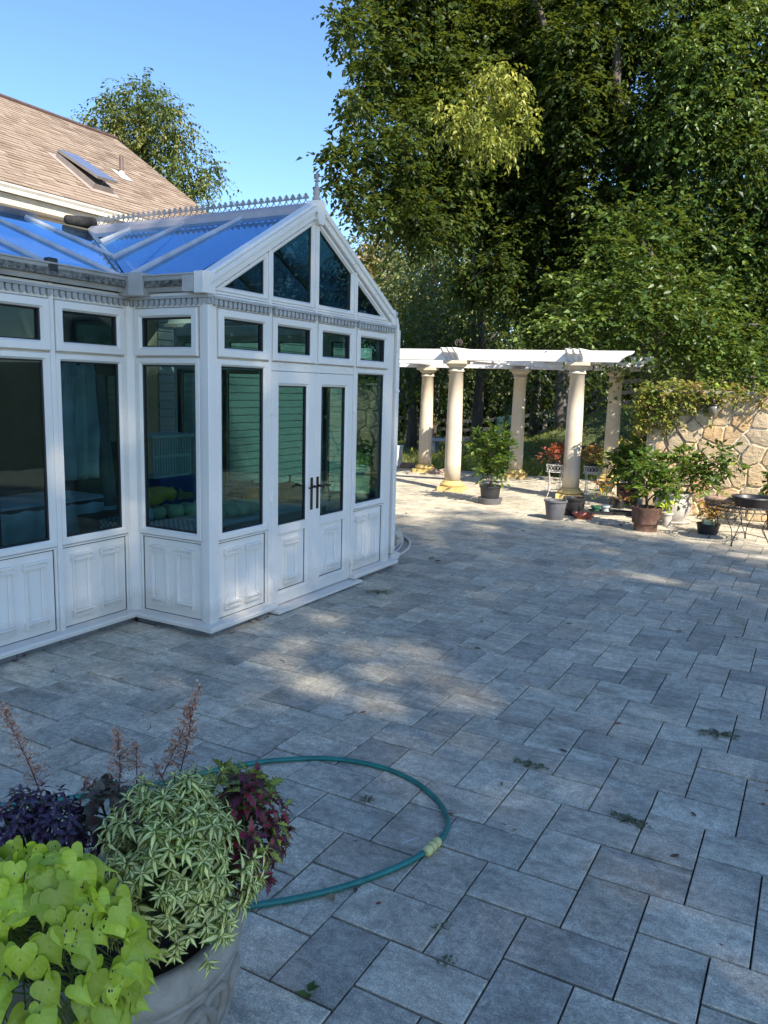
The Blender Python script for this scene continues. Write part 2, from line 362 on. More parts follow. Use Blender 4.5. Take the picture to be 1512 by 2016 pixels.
# ---------------------------------------------------------------- conservatory
XG, XW, YR = -3.97, -4.75, 4.51      # gable wall, wing wall, return wall
U = 1.9
cons = empty('conservatory', (XG, 5.87, 0), 0, 'white framed glass conservatory with a gabled roof, double doors and iron ridge cresting', 'conservatory')
CI = Matrix.Translation((-XG, -5.87, 0))
class CMB(MB):
    def obj(s, name, mats, parent=None, **kw):
        if parent is cons: s.v = [(x - XG, y - 5.87, z) for x, y, z in s.v]
        elif parent is not None and parent.parent is cons: s.v = [(x - XG, y - 5.87, z) for x, y, z in s.v]
        return MB.obj(s, name, mats, parent, **kw)
def TG(u, z, n): return Vector((XG + n, u, z))      # gable wall: u along +Y
def TW(u, z, n): return Vector((XW + n, u, z))
def TR(u, z, n): return Vector((u, YR - n, z))      # return wall: u along +X
def TF(u, z, n): return Vector((-u, 7.27 + n, z))    # far side wall: u along -X
def rect(u0, u1, z0, z1): return [(u0, z0), (u1, z0), (u1, z1), (u0, z1)]
def inset(poly, d):
    N = len(poly); out = []
    for i in range(N):
        a, b, c = Vector(poly[i - 1]), Vector(poly[i]), Vector(poly[(i + 1) % N])
        e1 = (b - a).normalized(); e2 = (c - b).normalized(); n1 = Vector((-e1.y, e1.x)); n2 = Vector((-e2.y, e2.x))
        q = b + (n1 + n2) / (1 + n1.dot(n2)) * d; out.append((q.x, q.y))
    return out
def pane_window(T, poly, name='window', w=.05, front=.03, lab=None, glass=None, parent=None, proud=0):
    """moulded frame with gasket and pane"""
    pr = [(0, -.04), (0, front + proud), (.006, front + .008 + proud), (w - .014, front + .008 + proud), (w - .004, front - .006), (w, front - .012), (w, -.02)]
    mb = CMB(); mb.sweep(poly, pr, T); f = mb.obj(name, WHITE, parent or cons)
    if lab: f['label'] = lab
    g = CMB(); g.sweep(inset(poly, w), [(0, front - .014), (.009, front - .020), (.011, -.01)], T); 
    q = inset(poly, w + .004); p = CMB(); p.prism(q, T, -.002, .004)
    if (parent or cons) is cons:
        g.obj('gasket', RUBBER, f); p.obj('pane', glass or GLASS, f)
    else:
        return f, g, p
    return f
def raised(T, u0, u1, z0, z1, parent):
    """moulded raised panel with thick head and foot steps"""
    mb = CMB(); mb.sweep(rect(u0, u1, z0, z1), [(0, 0), (.002, .013), (.010, .014), (.014, .005), (.022, .004), (.026, .010), (.034, .003)], T)
    for za, zb in ((z0, z0 + .05), (z1 - .05, z1)):
        mb.sweep(rect(u0 - .012, u1 + .012, za, zb), [(0, 0), (.001, .030), (.011, .031), (.012, .018), (.018, .018), (.019, .010), (.0235, .010), (.024, .003)], T)
    return mb.obj('moulding', WHITE, parent)
def lower_panel(T, u0, u1, z0, z1, two=True):
    mb = CMB(); mb.sweep(rect(u0, u1, z0, z1), [(0, -.03), (0, .018), (.004, .024), (.012, .024), (.018, .012)], T)
    mb.prism(rect(u0 + .015, u1 - .015, z0 + .015, z1 - .015), T, -.02, .006); f = mb.obj('lower_panel', WHITE, cons)
    g = CMB(); g.sweep(rect(u0 + .019, u1 - .019, z0 + .019, z1 - .019), [(0, .0063), (.001, .008), (.004, .008), (.005, .0063)], T); g.obj('gasket', RUBBER, f)
    w = u1 - u0
    def T2(u, z, n): return T(u, z, n + .006)
    if two:
        for c in (.29, .71): raised(T2, u0 + w * c - w * .135, u0 + w * c + w * .135, z0 + .085, z1 - .075, f)
    else: raised(T2, u0 + w * .28, u0 + w * .72, z0 + .085, z1 - .075, f)
def rail(T, u0, u1, z0, z1, n0=-.05, n1=.03, name='rail', bev=.004):
    mb = CMB(); mb.prism(rect(u0, u1, z0, z1), T, n0, n1); return mb.obj(name, WHITE, cons, bev=bev)
def sill(T, u0, u1, z, p=.10, name='sill'):
    mb = CMB(); prof = [(-.06, z - .035), (p, z - .042), (p + .004, z - .018), (p - .002, z - .006), (0, z + .006), (-.06, z + .006)]
    vs = [T(u, q[1], q[0]) for u in (u0, u1) for q in prof]; N = 6
    mb.add(vs, [tuple(range(N)), tuple(range(2 * N - 1, N - 1, -1))] + [(i, (i + 1) % N, N + (i + 1) % N, N + i) for i in range(N)]); return mb.obj(name, WHITE, cons)
def dentils(T, u0, u1, z=1.30 * U):
    mb = CMB(); mb.prism(rect(u0, u1, z - .005, z + .05), T, -.03, .022)
    n = max(2, int((u1 - u0) / .052)); s = (u1 - u0) / n
    for i in range(n):
        c = u0 + (i + .5) * s
        poly = [(c - s * .32, z - .002), (c - s * .12, z - .012), (c + s * .12, z - .012), (c + s * .32, z - .002), (c + s * .32, z + .034), (c - s * .32, z + .034)]
        mb.prism(poly, T, .020, .052)
    mb.prism(rect(u0, u1, z + .036, z + .056), T, .018, .060)
    return tag(mb.obj('dentil_moulding', DENT, cons), kind='stuff')
DENT = simple('dentil_paint', (.40, .395, .375), .55, .18, 5)
def opening(T, u0, u1, door=False):
    """one bay between mullion centres: panel, window, transom"""
    if not door:
        lower_panel(T, u0, u1, .075, .375 * U); pane_window(T, rect(u0, u1, .378 * U, 1.097 * U), 'window', .052)
    mb = CMB(); mb.prism(rect(u0 - .01, u1 + .01, 1.088 * U, 1.112 * U), T, -.06, -.002); mb.obj('transom_rail', WHITE, cons)
    pane_window(T, rect(u0 + .006, u1 - .006, 1.104 * U, 1.287 * U), 'transom_window', .066, .045)
# mullions / posts of the gable wall
yc = 3.088 * U; G0, G1 = 2.362 * U, 3.815 * U
mul = [2.742 * U, yc, 3.434 * U]
for u in mul:
    z0 = .04 if u != yc else 1.10 * U
    mb = CMB(); mb.prism(rect(u - .017, u + .017, z0, 1.372 * U), TG, -.05, .040); mb.obj('mullion', WHITE, cons, bev=.004)
mb = CMB(); mb.box(XG - .05, XG + .035, YR - .035, G0 + .085, .04, 1.345 * U); mb.box(XG - .02, XG + .042, YR - .042, YR + .018, .041, 1.344 * U); mb.obj('corner_post', WHITE, cons, bev=.006)
mb = CMB(); mb.box(XG - .10, XG + .035, G1 - .075, 7.30, .04, 1.345 * U); mb.obj('corner_post', WHITE, cons, bev=.006)
b1 = (G0 + .085, mul[0] - .017); b2 = (mul[0] + .017, yc - .004); b3 = (yc + .004, mul[2] - .017); b4 = (mul[2] + .017, G1 - .075)
for a, b in (b1, b4): opening(TG, a, b)
for a, b in ((b2[0], yc - .017), (yc + .017, b3[1])): opening(TG, a, b, True)
rail(TG, b2[0], b3[1], 1.063 * U, 1.10 * U, name='door_head')
# doors
BRONZE = simple('dark_bronze', (.055, .042, .033), .38, .4, 20, metal=.85)
def door(a, b, side):
    z0, z1 = .042, 1.061 * U; st = .115
    mb = CMB(); mb.sweep(rect(a, b, z0, z1), [(0, -.03), (0, .028), (.004, .034), (st - .02, .034), (st - .008, .022), (st, .018), (st, -.02)], TG)
    zr0, zr1 = .345 * U, .385 * U
    mb.prism(rect(a + st - .012, b - st + .012, zr0, zr1), TG, -.018, .0335); mb.prism(rect(a + st - .004, b - st + .004, z0 + st - .01, zr0 + .004), TG, -.015, .006)
    d = mb.obj('door', WHITE, cons); d['label'] = 'left door leaf with three barrel hinges' if side < 0 else 'right door leaf'
    g = CMB(); ga, gb = a + st, b - st; g.sweep(rect(ga, gb, zr1, z1 - st), [(0, .016), (.009, .012), (.012, -.01)], TG)
    g.sweep(rect(ga, gb, z0 + st, zr0), [(0, .0075), (.001, .0095), (.005, .0095), (.006, .0075)], TG); g.obj('gasket', RUBBER, d)
    p = CMB(); p.prism(rect(ga + .004, gb - .004, zr1 + .002, z1 - st - .003), TG, -.002, .004); p.obj('pane', GLASS, d)
    def T2(u, z, n): return TG(u, z, n + .006)
    w = gb - ga; raised(T2, ga + w * .26, gb - w * .26, z0 + st + .05, zr0 - .06, d)
    hy = (b - .045) if side < 0 else (a + .045); hz = 1.0
    h = CMB(); h.prism(rect(hy - .018, hy + .018, hz - .19, hz + .10), TG, .033, .041); h.obj('handle_plate', BRONZE, d, bev=.003)
    h = CMB(); s = -side; x0 = TG(hy, hz + .02, .04)
    L = [x0, TG(hy, hz + .02, .085), TG(hy + side * .02, hz + .022, .095)] + [TG(hy + side * (.02 + .10 * t), hz + .022 + .010 * sin(t * 2 * pi), .095) for t in (.2, .4, .6, .8, 1)]
    h.tube(L, [.011, .010, .010, .010, .009, .008, .007, .008], 10); h.lathe([(.016, 0), (.016, .01), (.011, .014)], 12, (0, 0, 0)) if False else None
    h.obj('handle', BRONZE, d, smooth=True)
    hh = (a - .004) if side < 0 else (b + .004)
    for z in (.23, 1.0, 1.72):
        q = CMB(); q.tube([TG(hh, z - .055, .046), TG(hh, z + .055, .046)], .011, 10); q.prism(rect(hh - .012 if side > 0 else hh - .02, hh + .02 if side > 0 else hh + .012, z - .045, z + .045), TG, .026, .044); q.obj('hinge', WHITE, d, bev=.002)
door(b2[0] + .003, yc - .002, -1); door(yc + .002, b3[1] - .003, 1)
for a, b in ((b2[0] + .1, b2[0] + .14), (b3[1] - .14, b3[1] - .1), (yc - .17, yc - .13), (yc + .13, yc + .17)):
    rail(TG, a, b, 1.083 * U, 1.090 * U, .03, .037, 'drain_cap', 0)
# sills and plinth
sill(TG, YR - .105, mul[0] + .03, .085); sill(TG, mul[2] - .03, 7.40, .085); 
sill(TR, XW - .0, XG + .1, .0865); sill(TW, 1.2, YR + .0, .088)
mb = CMB(); mb.prism(rect(mul[0] - .03, mul[2] + .03, .012, .036), TG, -.05, .16); mb.obj('door_sill', WHITE, cons, bev=.003)
mb = CMB(); mb.prism(rect(mul[0] + .0, mul[2] + .0, -.01, .0118), TG, -.05, .10); mb.obj('door_step', DIRTY, cons)
PLN = simple('plinth_stone', (.15, .155, .16), .85, .4, 5, bump=.4)
def plinth(T, u0, u1, off=.05):
    n = max(1, round((u1 - u0) / .37)); s = (u1 - u0) / n
    for i in range(n):
        q = CMB(); q.prism(rect(u0 + i * s + .003, u0 + (i + 1) * s - .003, -.02, .046), T, -.1, off + random.uniform(0, .006)); q.obj('plinth_block', PLN, cons, bev=.003)
plinth(TG, YR - .05, mul[0] - .03); plinth(TG, mul[2] + .03, 7.32); plinth(TR, XW + .055, XG + .043); plinth(TW, 1.2, YR - .06)
# left wing bays
wm = [1.983 * U - .668 * k for k in range(0, 4)]
for u in wm:
    mb = CMB(); mb.prism(rect(u - .019, u + .019, .04, 1.345 * U), TW, -.05, .040); mb.obj('mullion', WHITE, cons, bev=.004)
WB = [(wm[0] + .019, 2.325 * U)] + [(wm[k + 1] + .019, wm[k] - .019) for k in range(3)]
for a, b in WB: opening(TW, a, b)
mb = CMB(); mb.box(XW - .06, XW + .03, 2.326 * U, YR + .03, .04, 1.345 * U); mb.box(XW + .02, XW + .085, YR - .03, YR + .06, .0405, 1.3452 * U); mb.prism([(XW, YR - .06), (XW + .06, YR - .0), (XW, YR)], lambda u, z, n: Vector((u + .02, z - .02, n)), .05, 2.5); mb.obj('corner_post', WHITE, cons, bev=.006)
# return bay
ra, rb = XW + .085, XG - .05
opening(TR, ra + .002, rb - .002)
rail(TR, ra, rb, 1.29 * U, 1.345 * U); rail(TG, G0 + .085, mul[0] - .017, 1.29 * U, 1.34 * U); rail(TG, mul[0] + .017, yc - .017, 1.29 * U, 1.34 * U); rail(TG, yc + .017, mul[2] - .017, 1.29 * U, 1.34 * U); rail(TG, mul[2] + .017, G1 - .075, 1.29 * U, 1.34 * U)
for a, b in WB: rail(TW, a, b, 1.29 * U, 1.345 * U)
edges = [G0 + .02, mul[0] - .018, mul[0] + .018, yc - .018, yc + .018, mul[2] - .018, mul[2] + .018, 7.29]
for k in range(0, 8, 2): dentils(lambda u, z, n: TG(u, z, n + .012), edges[k], edges[k + 1])
dentils(TR, ra - .1, XG + .06, 1.302 * U); dentils(TW, 1.2, YR, 1.304 * U)
# far side wall (seen through the glass) with the same bays
fm = [-XG + .10 + .70 * k for k in range(0, 5)]
for k, u in enumerate(fm):
    mb = CMB(); mb.prism(rect(u - .02, u + .02, .04, 1.345 * U), TF, -.05, .04); mb.obj('mullion', WHITE, cons, bev=.004)
    if k: opening(TF, fm[k - 1] + .02, u - .02)
rail(TF, fm[0], fm[-1], 1.29 * U, 1.345 * U); 
# gable
zs = 1.372 * U; ze = 1.392 * U; apex = 1.800 * U; sl_ = (apex - ze) / (yc - G0)
rail(TG, G0 + .05, G1 - .04, 1.341 * U, 1.351 * U, -.05, .032, 'gable_rail')
th = .088   # height of the bargeboard measured upright
def ztop(y): return apex - abs(y - yc) * sl_
def gpoly(y0, y1, z0=1.352 * U, g=.006):
    zt = lambda y: ztop(y) - th - .012
    if y0 < yc and y1 <= yc:
        ya = y0; 
        if zt(y0) <= z0 + .002:
            ya = yc - (apex - th - .012 - z0) / sl_; return [(ya, z0), (y1, z0), (y1, zt(y1))]
        return [(y0, z0), (y1, z0), (y1, zt(y1)), (y0, zt(y0))]
    if zt(y1) <= z0 + .002:
        yb = yc + (apex - th - .012 - z0) / sl_; return [(y0, z0), (yb, z0), (y0, zt(y0))]
    return [(y0, z0), (y1, z0), (y1, zt(y1)), (y0, zt(y0))]
for k, (a, b) in enumerate(((G0 + .03, mul[0] - .017), (mul[0] + .017, yc - .017), (yc + .017, mul[2] - .017), (mul[2] + .017, G1 - .03))):
    pl = gpoly(a, b); pane_window(TG, pl, 'gable_window', .040, .022, glass=GABLEGLASS)
for u in mul:
    mb = CMB(); mb.prism(rect(u - .017, u + .017, 1.372 * U, ztop(u) - th - (.004 if u == yc else .004)), TG, -.05, .036); mb.obj('gable_mullion', WHITE, cons, bev=.003)
for s in (-1, 1):
    ye = yc + s * (yc - G0 + .02); A = [(ye, ztop(ye) - th), (yc, apex - th), (yc, apex), (ye, ztop(ye))]
    if s > 0: A = A[::-1]
    mb = CMB(); mb.prism(A, TG, -.03, .052); 
    B = [(ye, ztop(ye) - .03), (yc, apex - .03), (yc, apex + .012), (ye, ztop(ye) + .012)]
    if s > 0: B = B[::-1]
    mb.prism(B, TG, .04, .070); mb.obj('bargeboard', WHITE, cons, bev=.004)
    C_ = [(ye, ztop(ye) - .0), (yc, apex - .0), (yc, apex + .034), (ye, ztop(ye) + .034)]
    if s > 0: C_ = C_[::-1]
    mb = CMB(); mb.prism(C_, lambda u, z, n: TG(u, z + .012, n), -.045, .058); mb.obj('verge_bar', WHITE, cons, bev=.010)
    mb = CMB(); yb = G0 - .09 if s < 0 else G1 - .03; ye_ = G0 + .045 if s < 0 else yb + .065; mb.prism(rect(yb, ye_, 1.335 * U, 1.415 * U), TG, -.03, .060); mb.obj('gable_foot', WHITE, cons, bev=.004)
mb = CMB(); mb.prism([(yc - .055, apex - .12), (yc - .03, apex - .16), (yc + .03, apex - .16), (yc + .055, apex - .12), (yc + .055, apex + .035), (yc - .055, apex + .035)], TG, -.04, .080); mb.obj('apex_block', WHITE, cons, bev=.004)
for s in (-1, 1):   # screw heads
    q = CMB()
    for d in (.05, .10, .55, .95, 1.22):
        for e in ((-.03, .0) if d in (.05,) else (-.05,)):
            y = yc + s * (d + .02); c = TG(y, ztop(y) + e - .03, .070); q.tube([c, c + Vector((.003, 0, 0))], .006, 8)
    tag(q.obj('screw', DIRTY, cons), kind='stuff')
# finial
mb = CMB(); fz = apex + .035
mb.lathe([(r_ * .8, z_ * .66) for r_, z_ in [(.045, 0), (.045, .05), (.030, .055), (.030, .065), (.040, .09), (.036, .12), (.024, .17), (.015, .22), (.013, .235), (.026, .245), (.026, .255), (.013, .265), (.020, .285), (.023, .30), (.016, .33), (.006, .36), (.0, .372)]], 14, (XG + .02, yc, fz)); 
mb.obj('finial', simple('aged_grey_paint', (.30, .29, .275), .5, .2, 8), cons, smooth=True)
# roofs
ZR = 3.395; k_w = .74 / 2.0; ZE = 2.655; XE = XW + .10; YEg = 4.42
def wz(x): return ZE + (XE - x) * k_w
XT = XE - (ZR - ZE) / k_w                       # top line of the wing roof
gs = (ZR - ZE) / (yc - YEg)
VB = Vector((XE, YEg, ZE)); VT = Vector((XT, yc, ZR)); 
def vy(x): return YEg + (XE - x) / (XE - XT) * (yc - YEg)
ALU = simple('white_roof_bar', (.48, .47, .46), .45, .18, 5)
LEAD = simple('lead_flashing', (.13, .13, .14), .6, .4, 6, bump=.4)
def bar(a, b, up, name='glazing_bar', w=.036, h=.026):
    a, b = Vector(a), Vector(b); d = (b - a).normalized(); s = d.cross(Vector(up)).normalized(); n = s.cross(d).normalized()
    pr = [(-w * .5, -.03), (-w * .5, h * .35), (-w * .28, h * .85), (0, h), (w * .28, h * .85), (w * .5, h * .35), (w * .5, -.03)]
    mb = CMB(); vs = [p + s * x + n * z for p in (a, b) for x, z in pr]; N = 7
    mb.add(vs, [tuple(range(N)), tuple(range(2 * N - 1, N - 1, -1))] + [(i, (i + 1) % N, N + (i + 1) % N, N + i) for i in range(N)]); return mb.obj(name, ALU, cons, bev=.002)
up1 = Vector((k_w, 0, 1)).normalized(); up2 = Vector((0, -gs, 1)).normalized(); up3 = Vector((0, gs, 1)).normalized()
wy = [5.00, 4.365] + [3.73 - .635 * k for k in range(5)]
CAPM = simple('black_plastic_cap', (.02, .02, .02), .45, .3)
for i, y in enumerate(wy):
    x0 = XE - .02 if y <= YEg + .01 else XE - (y - YEg) / (yc - YEg) * (XE - XT)
    bar((x0, y, wz(x0)), (XT + .1, y, wz(XT + .1)), up1)
    if i > 1:
        mb = CMB(); mb.box(-.02, .035, -.04, .04, -.035, .055, Matrix.Translation((XE - .01, y, ZE))); mb.obj('bar_end_cap', CAPM, cons, bev=.008)
wy2 = sorted([0.9] + wy)
mbs = []
for i in range(len(wy2) - 1):
    y0, y1 = wy2[i] + .012, wy2[i + 1] - .012
    def xl(y): return XE if y <= YEg else XE - (y - YEg) / (yc - YEg) * (XE - XT)
    q = [(xl(y0), y0), (xl(y1), y1), (XT + .03, y1), (XT + .03, y0)]
    mb = CMB(); mb.add([Vector((x, y, wz(x))) for x, y in q] + [Vector((x, y, wz(x) - .02)) for x, y in q], [(0, 1, 2, 3), (7, 6, 5, 4)] + [(i_, 4 + i_, 4 + (i_ + 1) % 4, (i_ + 1) % 4) for i_ in range(4)]); mb.obj('roof_pane', ROOFGLASS, cons)
mb = CMB(); q = [(xl(5.10), 5.10), (XT + .03, yc - .03), (XT + .03, 5.10)]
mb.add([Vector((x, y, wz(x))) for x, y in q] + [Vector((x, y, wz(x) - .02)) for x, y in q], [(0, 1, 2), (5, 4, 3), (0, 3, 4, 1), (1, 4, 5, 2), (2, 5, 3, 0)]); mb.obj('roof_pane', ROOFGLASS, cons)
gx = [XG - .06, -4.70, -5.385, -6.08]
for i, x in enumerate(gx):
    y0 = YEg if x > XE + .01 else vy(x); zz = ZE + (y0 - YEg) * gs
    if i: bar((x, y0 - .02, zz), (x, yc - .05, ZR - .05 * gs), up2)
    bar((x, 2 * yc - YEg, ZE), (x, yc + .05, ZR - .05 * gs), up3) if i else None
gx2 = gx + [XT]
for i in range(4):
    x1, x0 = gx2[i] - .012, gx2[i + 1] + .012
    for s in (1, -1):
        ya = lambda x: (YEg if (x > XE or s < 0) else vy(x))
        q = [(x0, ya(x0)), (x1, ya(x1)), (x1, yc - .02), (x0, yc - .02)]
        if i == 1 and s > 0: q = [(x0, ya(x0)), (XE, YEg), (x1, YEg), (x1, yc - .02), (x0, yc - .02)]
        N = len(q); f = lambda x, y: Vector((x, y if s > 0 else 2 * yc - y, ZE + (y - YEg) * gs))
        mb = CMB(); mb.add([f(x, y) for x, y in q] + [f(x, y) - Vector((0, 0, .02)) for x, y in q], [tuple(range(N)), tuple(range(N, 2 * N))[::-1]] + [(j, (j + 1) % N, N + (j + 1) % N, N + j) for j in range(N)]); mb.obj('roof_pane', ROOFGLASS, cons)
# valley, ridge, crest
mb = CMB(); d = (VT - VB); s = Vector((-d.y, d.x, 0)).normalized()
q = [VB + s * -.07 + Vector((0, 0, .02)), VB + Vector((0, 0, -.02)), VB + s * .07 + Vector((0, 0, .02))]; q2 = [p + d for p in q]
mb.add([*q, *q2] + [p - Vector((0, 0, .03)) for p in q + q2], [(0, 1, 4, 3), (1, 2, 5, 4), (6, 9, 10, 7), (7, 10, 11, 8), (0, 3, 9, 6), (2, 8, 11, 5), (0, 6, 7, 1), (1, 7, 8, 2)]); mb.obj('valley_flashing', LEAD, cons)
GREYP = simple('aged_grey_paint', (.30, .29, .275), .5, .2, 8)
mb = CMB(); mb.add([Vector((x, yc + a, ZR + b)) for x in (XG - .0, XT - .02) for a, b in ((-.085, -.07), (-.075, .008), (-.02, .05), (.02, .05), (.075, .008), (.085, -.07))], [(i, (i + 1) % 6, 6 + (i + 1) % 6, 6 + i) for i in range(6)] + [tuple(range(6)), tuple(range(11, 5, -1))]); mb.obj('ridge_cap', simple('ridge_paint', (.40, .37, .37), .45, .12, 5), cons)
# fleur-de-lis crest piece
cm = MB()
def TC(u, z, n): return Vector((u, n, z))
def blob(pl): cm.prism(pl, TC, -.004, .004)
hw = .034
blob([(-hw, 0), (hw, 0), (hw, .009), (-hw, .009)])
arc = [(-hw + hw * t, .010 + .045 * t ** 1.8) for t in (0, .25, .5, .75, 1)]
for s in (1, -1):
    up_ = [(s * x, z) for x, z in arc]; lo = [(s * x * .80 - s * .001, z - .007 if z > .016 else z - .003) for x, z in arc]
    pl = up_ + lo[::-1]; pl = pl if s < 0 else pl[::-1]; blob(pl)
blob([(-.007, .05), (.007, .05), (.007, .115), (-.007, .115)])
for s in (1, -1):
    pl = [(s * .004, .075), (s * .016, .062), (s * .031, .066), (s * .034, .080), (s * .024, .084), (s * .028, .098), (s * .014, .100), (s * .004, .090)]
    blob(pl if s > 0 else pl[::-1])
blob([(-.020, .108), (-.008, .104), (.008, .104), (.020, .108), (.012, .122), (0, .140), (-.012, .122)])
cm.v = [(x, y, z * .66) for x, y, z in cm.v]; cmesh = cm.mesh('ridge_crest', GREYP)
nC = int((XG - .06 - XT) / (2 * hw))
for i in range(nC):
    o = link('ridge_crest', cmesh, cons, (XG - .09 - 2 * hw * i - XG, yc - 5.87, ZR + .05)); 
    if i in (16, 21): o.rotation_euler = (.05, .04, .02)
# gutters
def gutter(path, name='gutter'):
    """moulded box gutter along a level path of (x,y), outside to the right"""
    prof = [(0, -.10), (.05, -.105), (.062, -.085), (.066, -.06), (.085, -.035), (.095, -.02), (.10, .0), (.112, .004), (.112, .014), (.098, .014), (.06, -.05), (0.0, -.06)]
    mb = CMB(); N = len(prof); P = [Vector(p) for p in path]; vs = []
    for i, p in enumerate(P):
        e1 = (P[i] - P[i - 1]).normalized() if i else (P[1] - P[0]).normalized(); e2 = (P[i + 1] - P[i]).normalized() if i < len(P) - 1 else e1
        n1 = Vector((e1.y, -e1.x)); n2 = Vector((e2.y, -e2.x)); m = (n1 + n2) / (1 + n1.dot(n2))
        for o, z in prof: vs.append(Vector((p.x + m.x * o, p.y + m.y * o, 2.665 + z)))
    mb.add(vs, [(i * N + j, i * N + (j + 1) % N, (i + 1) * N + (j + 1) % N, (i + 1) * N + j) for i in range(len(P) - 1) for j in range(N)] + [tuple(range(N)), tuple(len(vs) - 1 - j for j in range(N))])
    return mb.obj(name, GUT, cons)
GUT = simple('gutter_paint', (.40, .385, .36), .5, .22, 3, bump=.15)
gutter([(XW + .02, 1.0), (XW + .02, YR - .10)]); gutter([(XW + .22, YR - .0), (XG + .02, YR - .0)]); mb = CMB(); mb.box(XG - .14, XG - .032, YR - .11, YR + .03, 2.55, 2.665); mb.obj('eave_block', GUT, cons)
mb = CMB(); mb.prism([(XW + .02, YR - .13), (XW + .15, YR - .15), (XW + .25, YR - .11), (XW + .25, YR + .02), (XW + .02, YR + .02)], lambda u, z, n: Vector((u, z, n)), 2.53, 2.70); mb.obj('gutter_corner', GUT, cons, bev=.008)
gutter([(XG + .02, 7.28), (-7.1, 7.28)])
mb = CMB(); mb.prism([(-.01, 2.585), (.05, 2.58), (.09, 2.64), (.115, 2.68), (-.01, 2.68)], lambda u, z, n: Vector((n, 7.28 + u, z)), XG + .018, XG + .026); mb.obj('gutter_end', GUT, cons)
MOSS = simple('mossy_roof_edge', (.045, .045, .03), .95, .6, 30, bump=1, c2=(.30, .29, .25))
mb = CMB(); mb.box(XE - .03, XE + .02, 1.0, YEg - .02, ZE - .06, ZE - .012); mb.box(XE + .1, XG - .04, YEg - .0, YEg + .03, ZE - .06, ZE - .012); mb.obj('mossy_eave_filler', MOSS, cons)
# flashing along the top of the wing roof and the curb on it
mb = CMB(); mb.box(XT - .10, XT + .07, .9, 5.15, ZR - .05, ZR + .03); mb.obj('roof_flashing', LEAD, cons, bev=.01)
mb = CMB(); mb.box(XT - .3, XT - .02, .9, yc + .2, ZR - .14, ZR - .02); mb.obj('roof_curb', MOSS, cons)
mb = CMB(); mb.tube([OX(131, 432, XT - .08), OX(184, 440, XT - .08)], [.045, .062], 8); mb.obj('mossy_log', simple('mossy_log', (.045, .04, .035), .95, .5, 18, bump=1), cons, smooth=True)
# flat roof behind, back wall and floor of the room
mb = CMB(); mb.box(-12.4, XT - .3, .5, 12.0, 3.0, 3.1); mb.obj('flat_roof', LEAD, cons)
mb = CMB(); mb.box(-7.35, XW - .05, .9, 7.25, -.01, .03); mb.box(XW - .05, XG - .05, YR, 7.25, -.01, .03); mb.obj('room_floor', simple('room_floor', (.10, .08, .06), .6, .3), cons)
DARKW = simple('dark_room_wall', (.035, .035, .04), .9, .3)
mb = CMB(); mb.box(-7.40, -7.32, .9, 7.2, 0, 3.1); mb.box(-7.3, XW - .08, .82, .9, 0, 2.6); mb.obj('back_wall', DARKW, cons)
# downpipe at the far corner
mb = CMB(); mb.box(XG - .03, XG + .04, 7.36, 7.43, .14, 2.50); mb.tube([(XG + .005, 7.36, 2.62), (XG + .005, 7.395, 2.54), (XG + .005, 7.395, 2.46)], .034, 8); mb.box(XG - .036, XG + .046, 7.355, 7.436, 1.86, 1.89)
mb.box(XG - .03, XG + .04, 7.37, 7.55, .06, .13, Matrix.Translation((0, 0, 0))); mb.obj('downpipe', WHITE, cons, bev=.006)
# ---------------------------------------------------------------- house behind the conservatory
HX, HZ, HA = -12.0, 5.06, RAD(34.1); RUN = 4.19; HY1 = 15.05; HY0 = -3.0
house = empty('house', (HX - .5, 8, 0), 0, 'tan shingled house with an open skylight rising behind the glass conservatory', 'house')
class HMB(MB):
    def obj(s, name, mats, parent=None, **kw):
        s.v = [(x - HX + .5, y - 8, z) for x, y, z in s.v]; return MB.obj(s, name, mats, parent, **kw)
def m_shingle():
    t = NT('tan_shingles'); p = t.pos(); isl = t.n('ShaderNodeNewGeometry').outputs['Random Per Island']
    c = t.ramp(isl, [(0, (.12, .088, .066)), (.4, (.18, .138, .105)), (.75, (.215, .168, .13)), (1, (.26, .21, .168))])
    c = t.mix(t.ramp(t.noise(.5, p, 4, .6), [(.4, (0, 0, 0)), (.8, (.5, .5, .5))]), c, (.26, .20, .15)); c = t.mix(.15, c, t.ramp(t.noise(60, p, 3), [(.3, (.1, .07, .05)), (.7, (.7, .55, .42))]))
    t.col(c); t.rough(.95); t.bump(t.noise(120, p, 2), .3, .004); return t.m
def RP(y, s, h=0): return Vector((HX - s * cos(HA) + h * sin(HA), y, HZ + s * sin(HA) + h * cos(HA)))
SL = RUN / cos(HA); mb = HMB(); nco = int(SL / .135); 
mb.add([RP(HY0, 0, -.0), RP(HY1, 0, -.0), RP(HY1, SL, -.0), RP(HY0, SL, 0)], [(0, 1, 2, 3)])
rr = random.Random(3)
for c in range(nco + 1):
    s0 = c * .135; y = HY0 + rr.uniform(-.3, 0)
    while y < HY1:
        w = rr.choice((.18, .28, .38)); y2 = min(y + w, HY1); ya = max(y, HY0)
        if y2 > ya + .02 and (c % 1 == 0):
            e = rr.uniform(.010, .022); s1 = min(s0 + .15, SL)
            mb.add([RP(ya + .002, s0 - rr.uniform(0, .006), e), RP(y2 - .002, s0, e), RP(y2 - .002, s1, .004), RP(ya + .002, s1, .004), RP(ya + .002, s0, 0), RP(y2 - .002, s0, 0)], [(0, 1, 2, 3), (4, 5, 1, 0)])
        y = y2
roof = mb.obj('roof', m_shingle(), house); tag(roof, kind='stuff')
mb = HMB(); mb.prism([(HX - RUN * 2, HZ), (HX - .3, HZ), (HX - RUN, HZ + RUN * math.tan(HA) - .2)], lambda u, z, n: Vector((u, n, z)), HY0, HY1 - .25, 0)
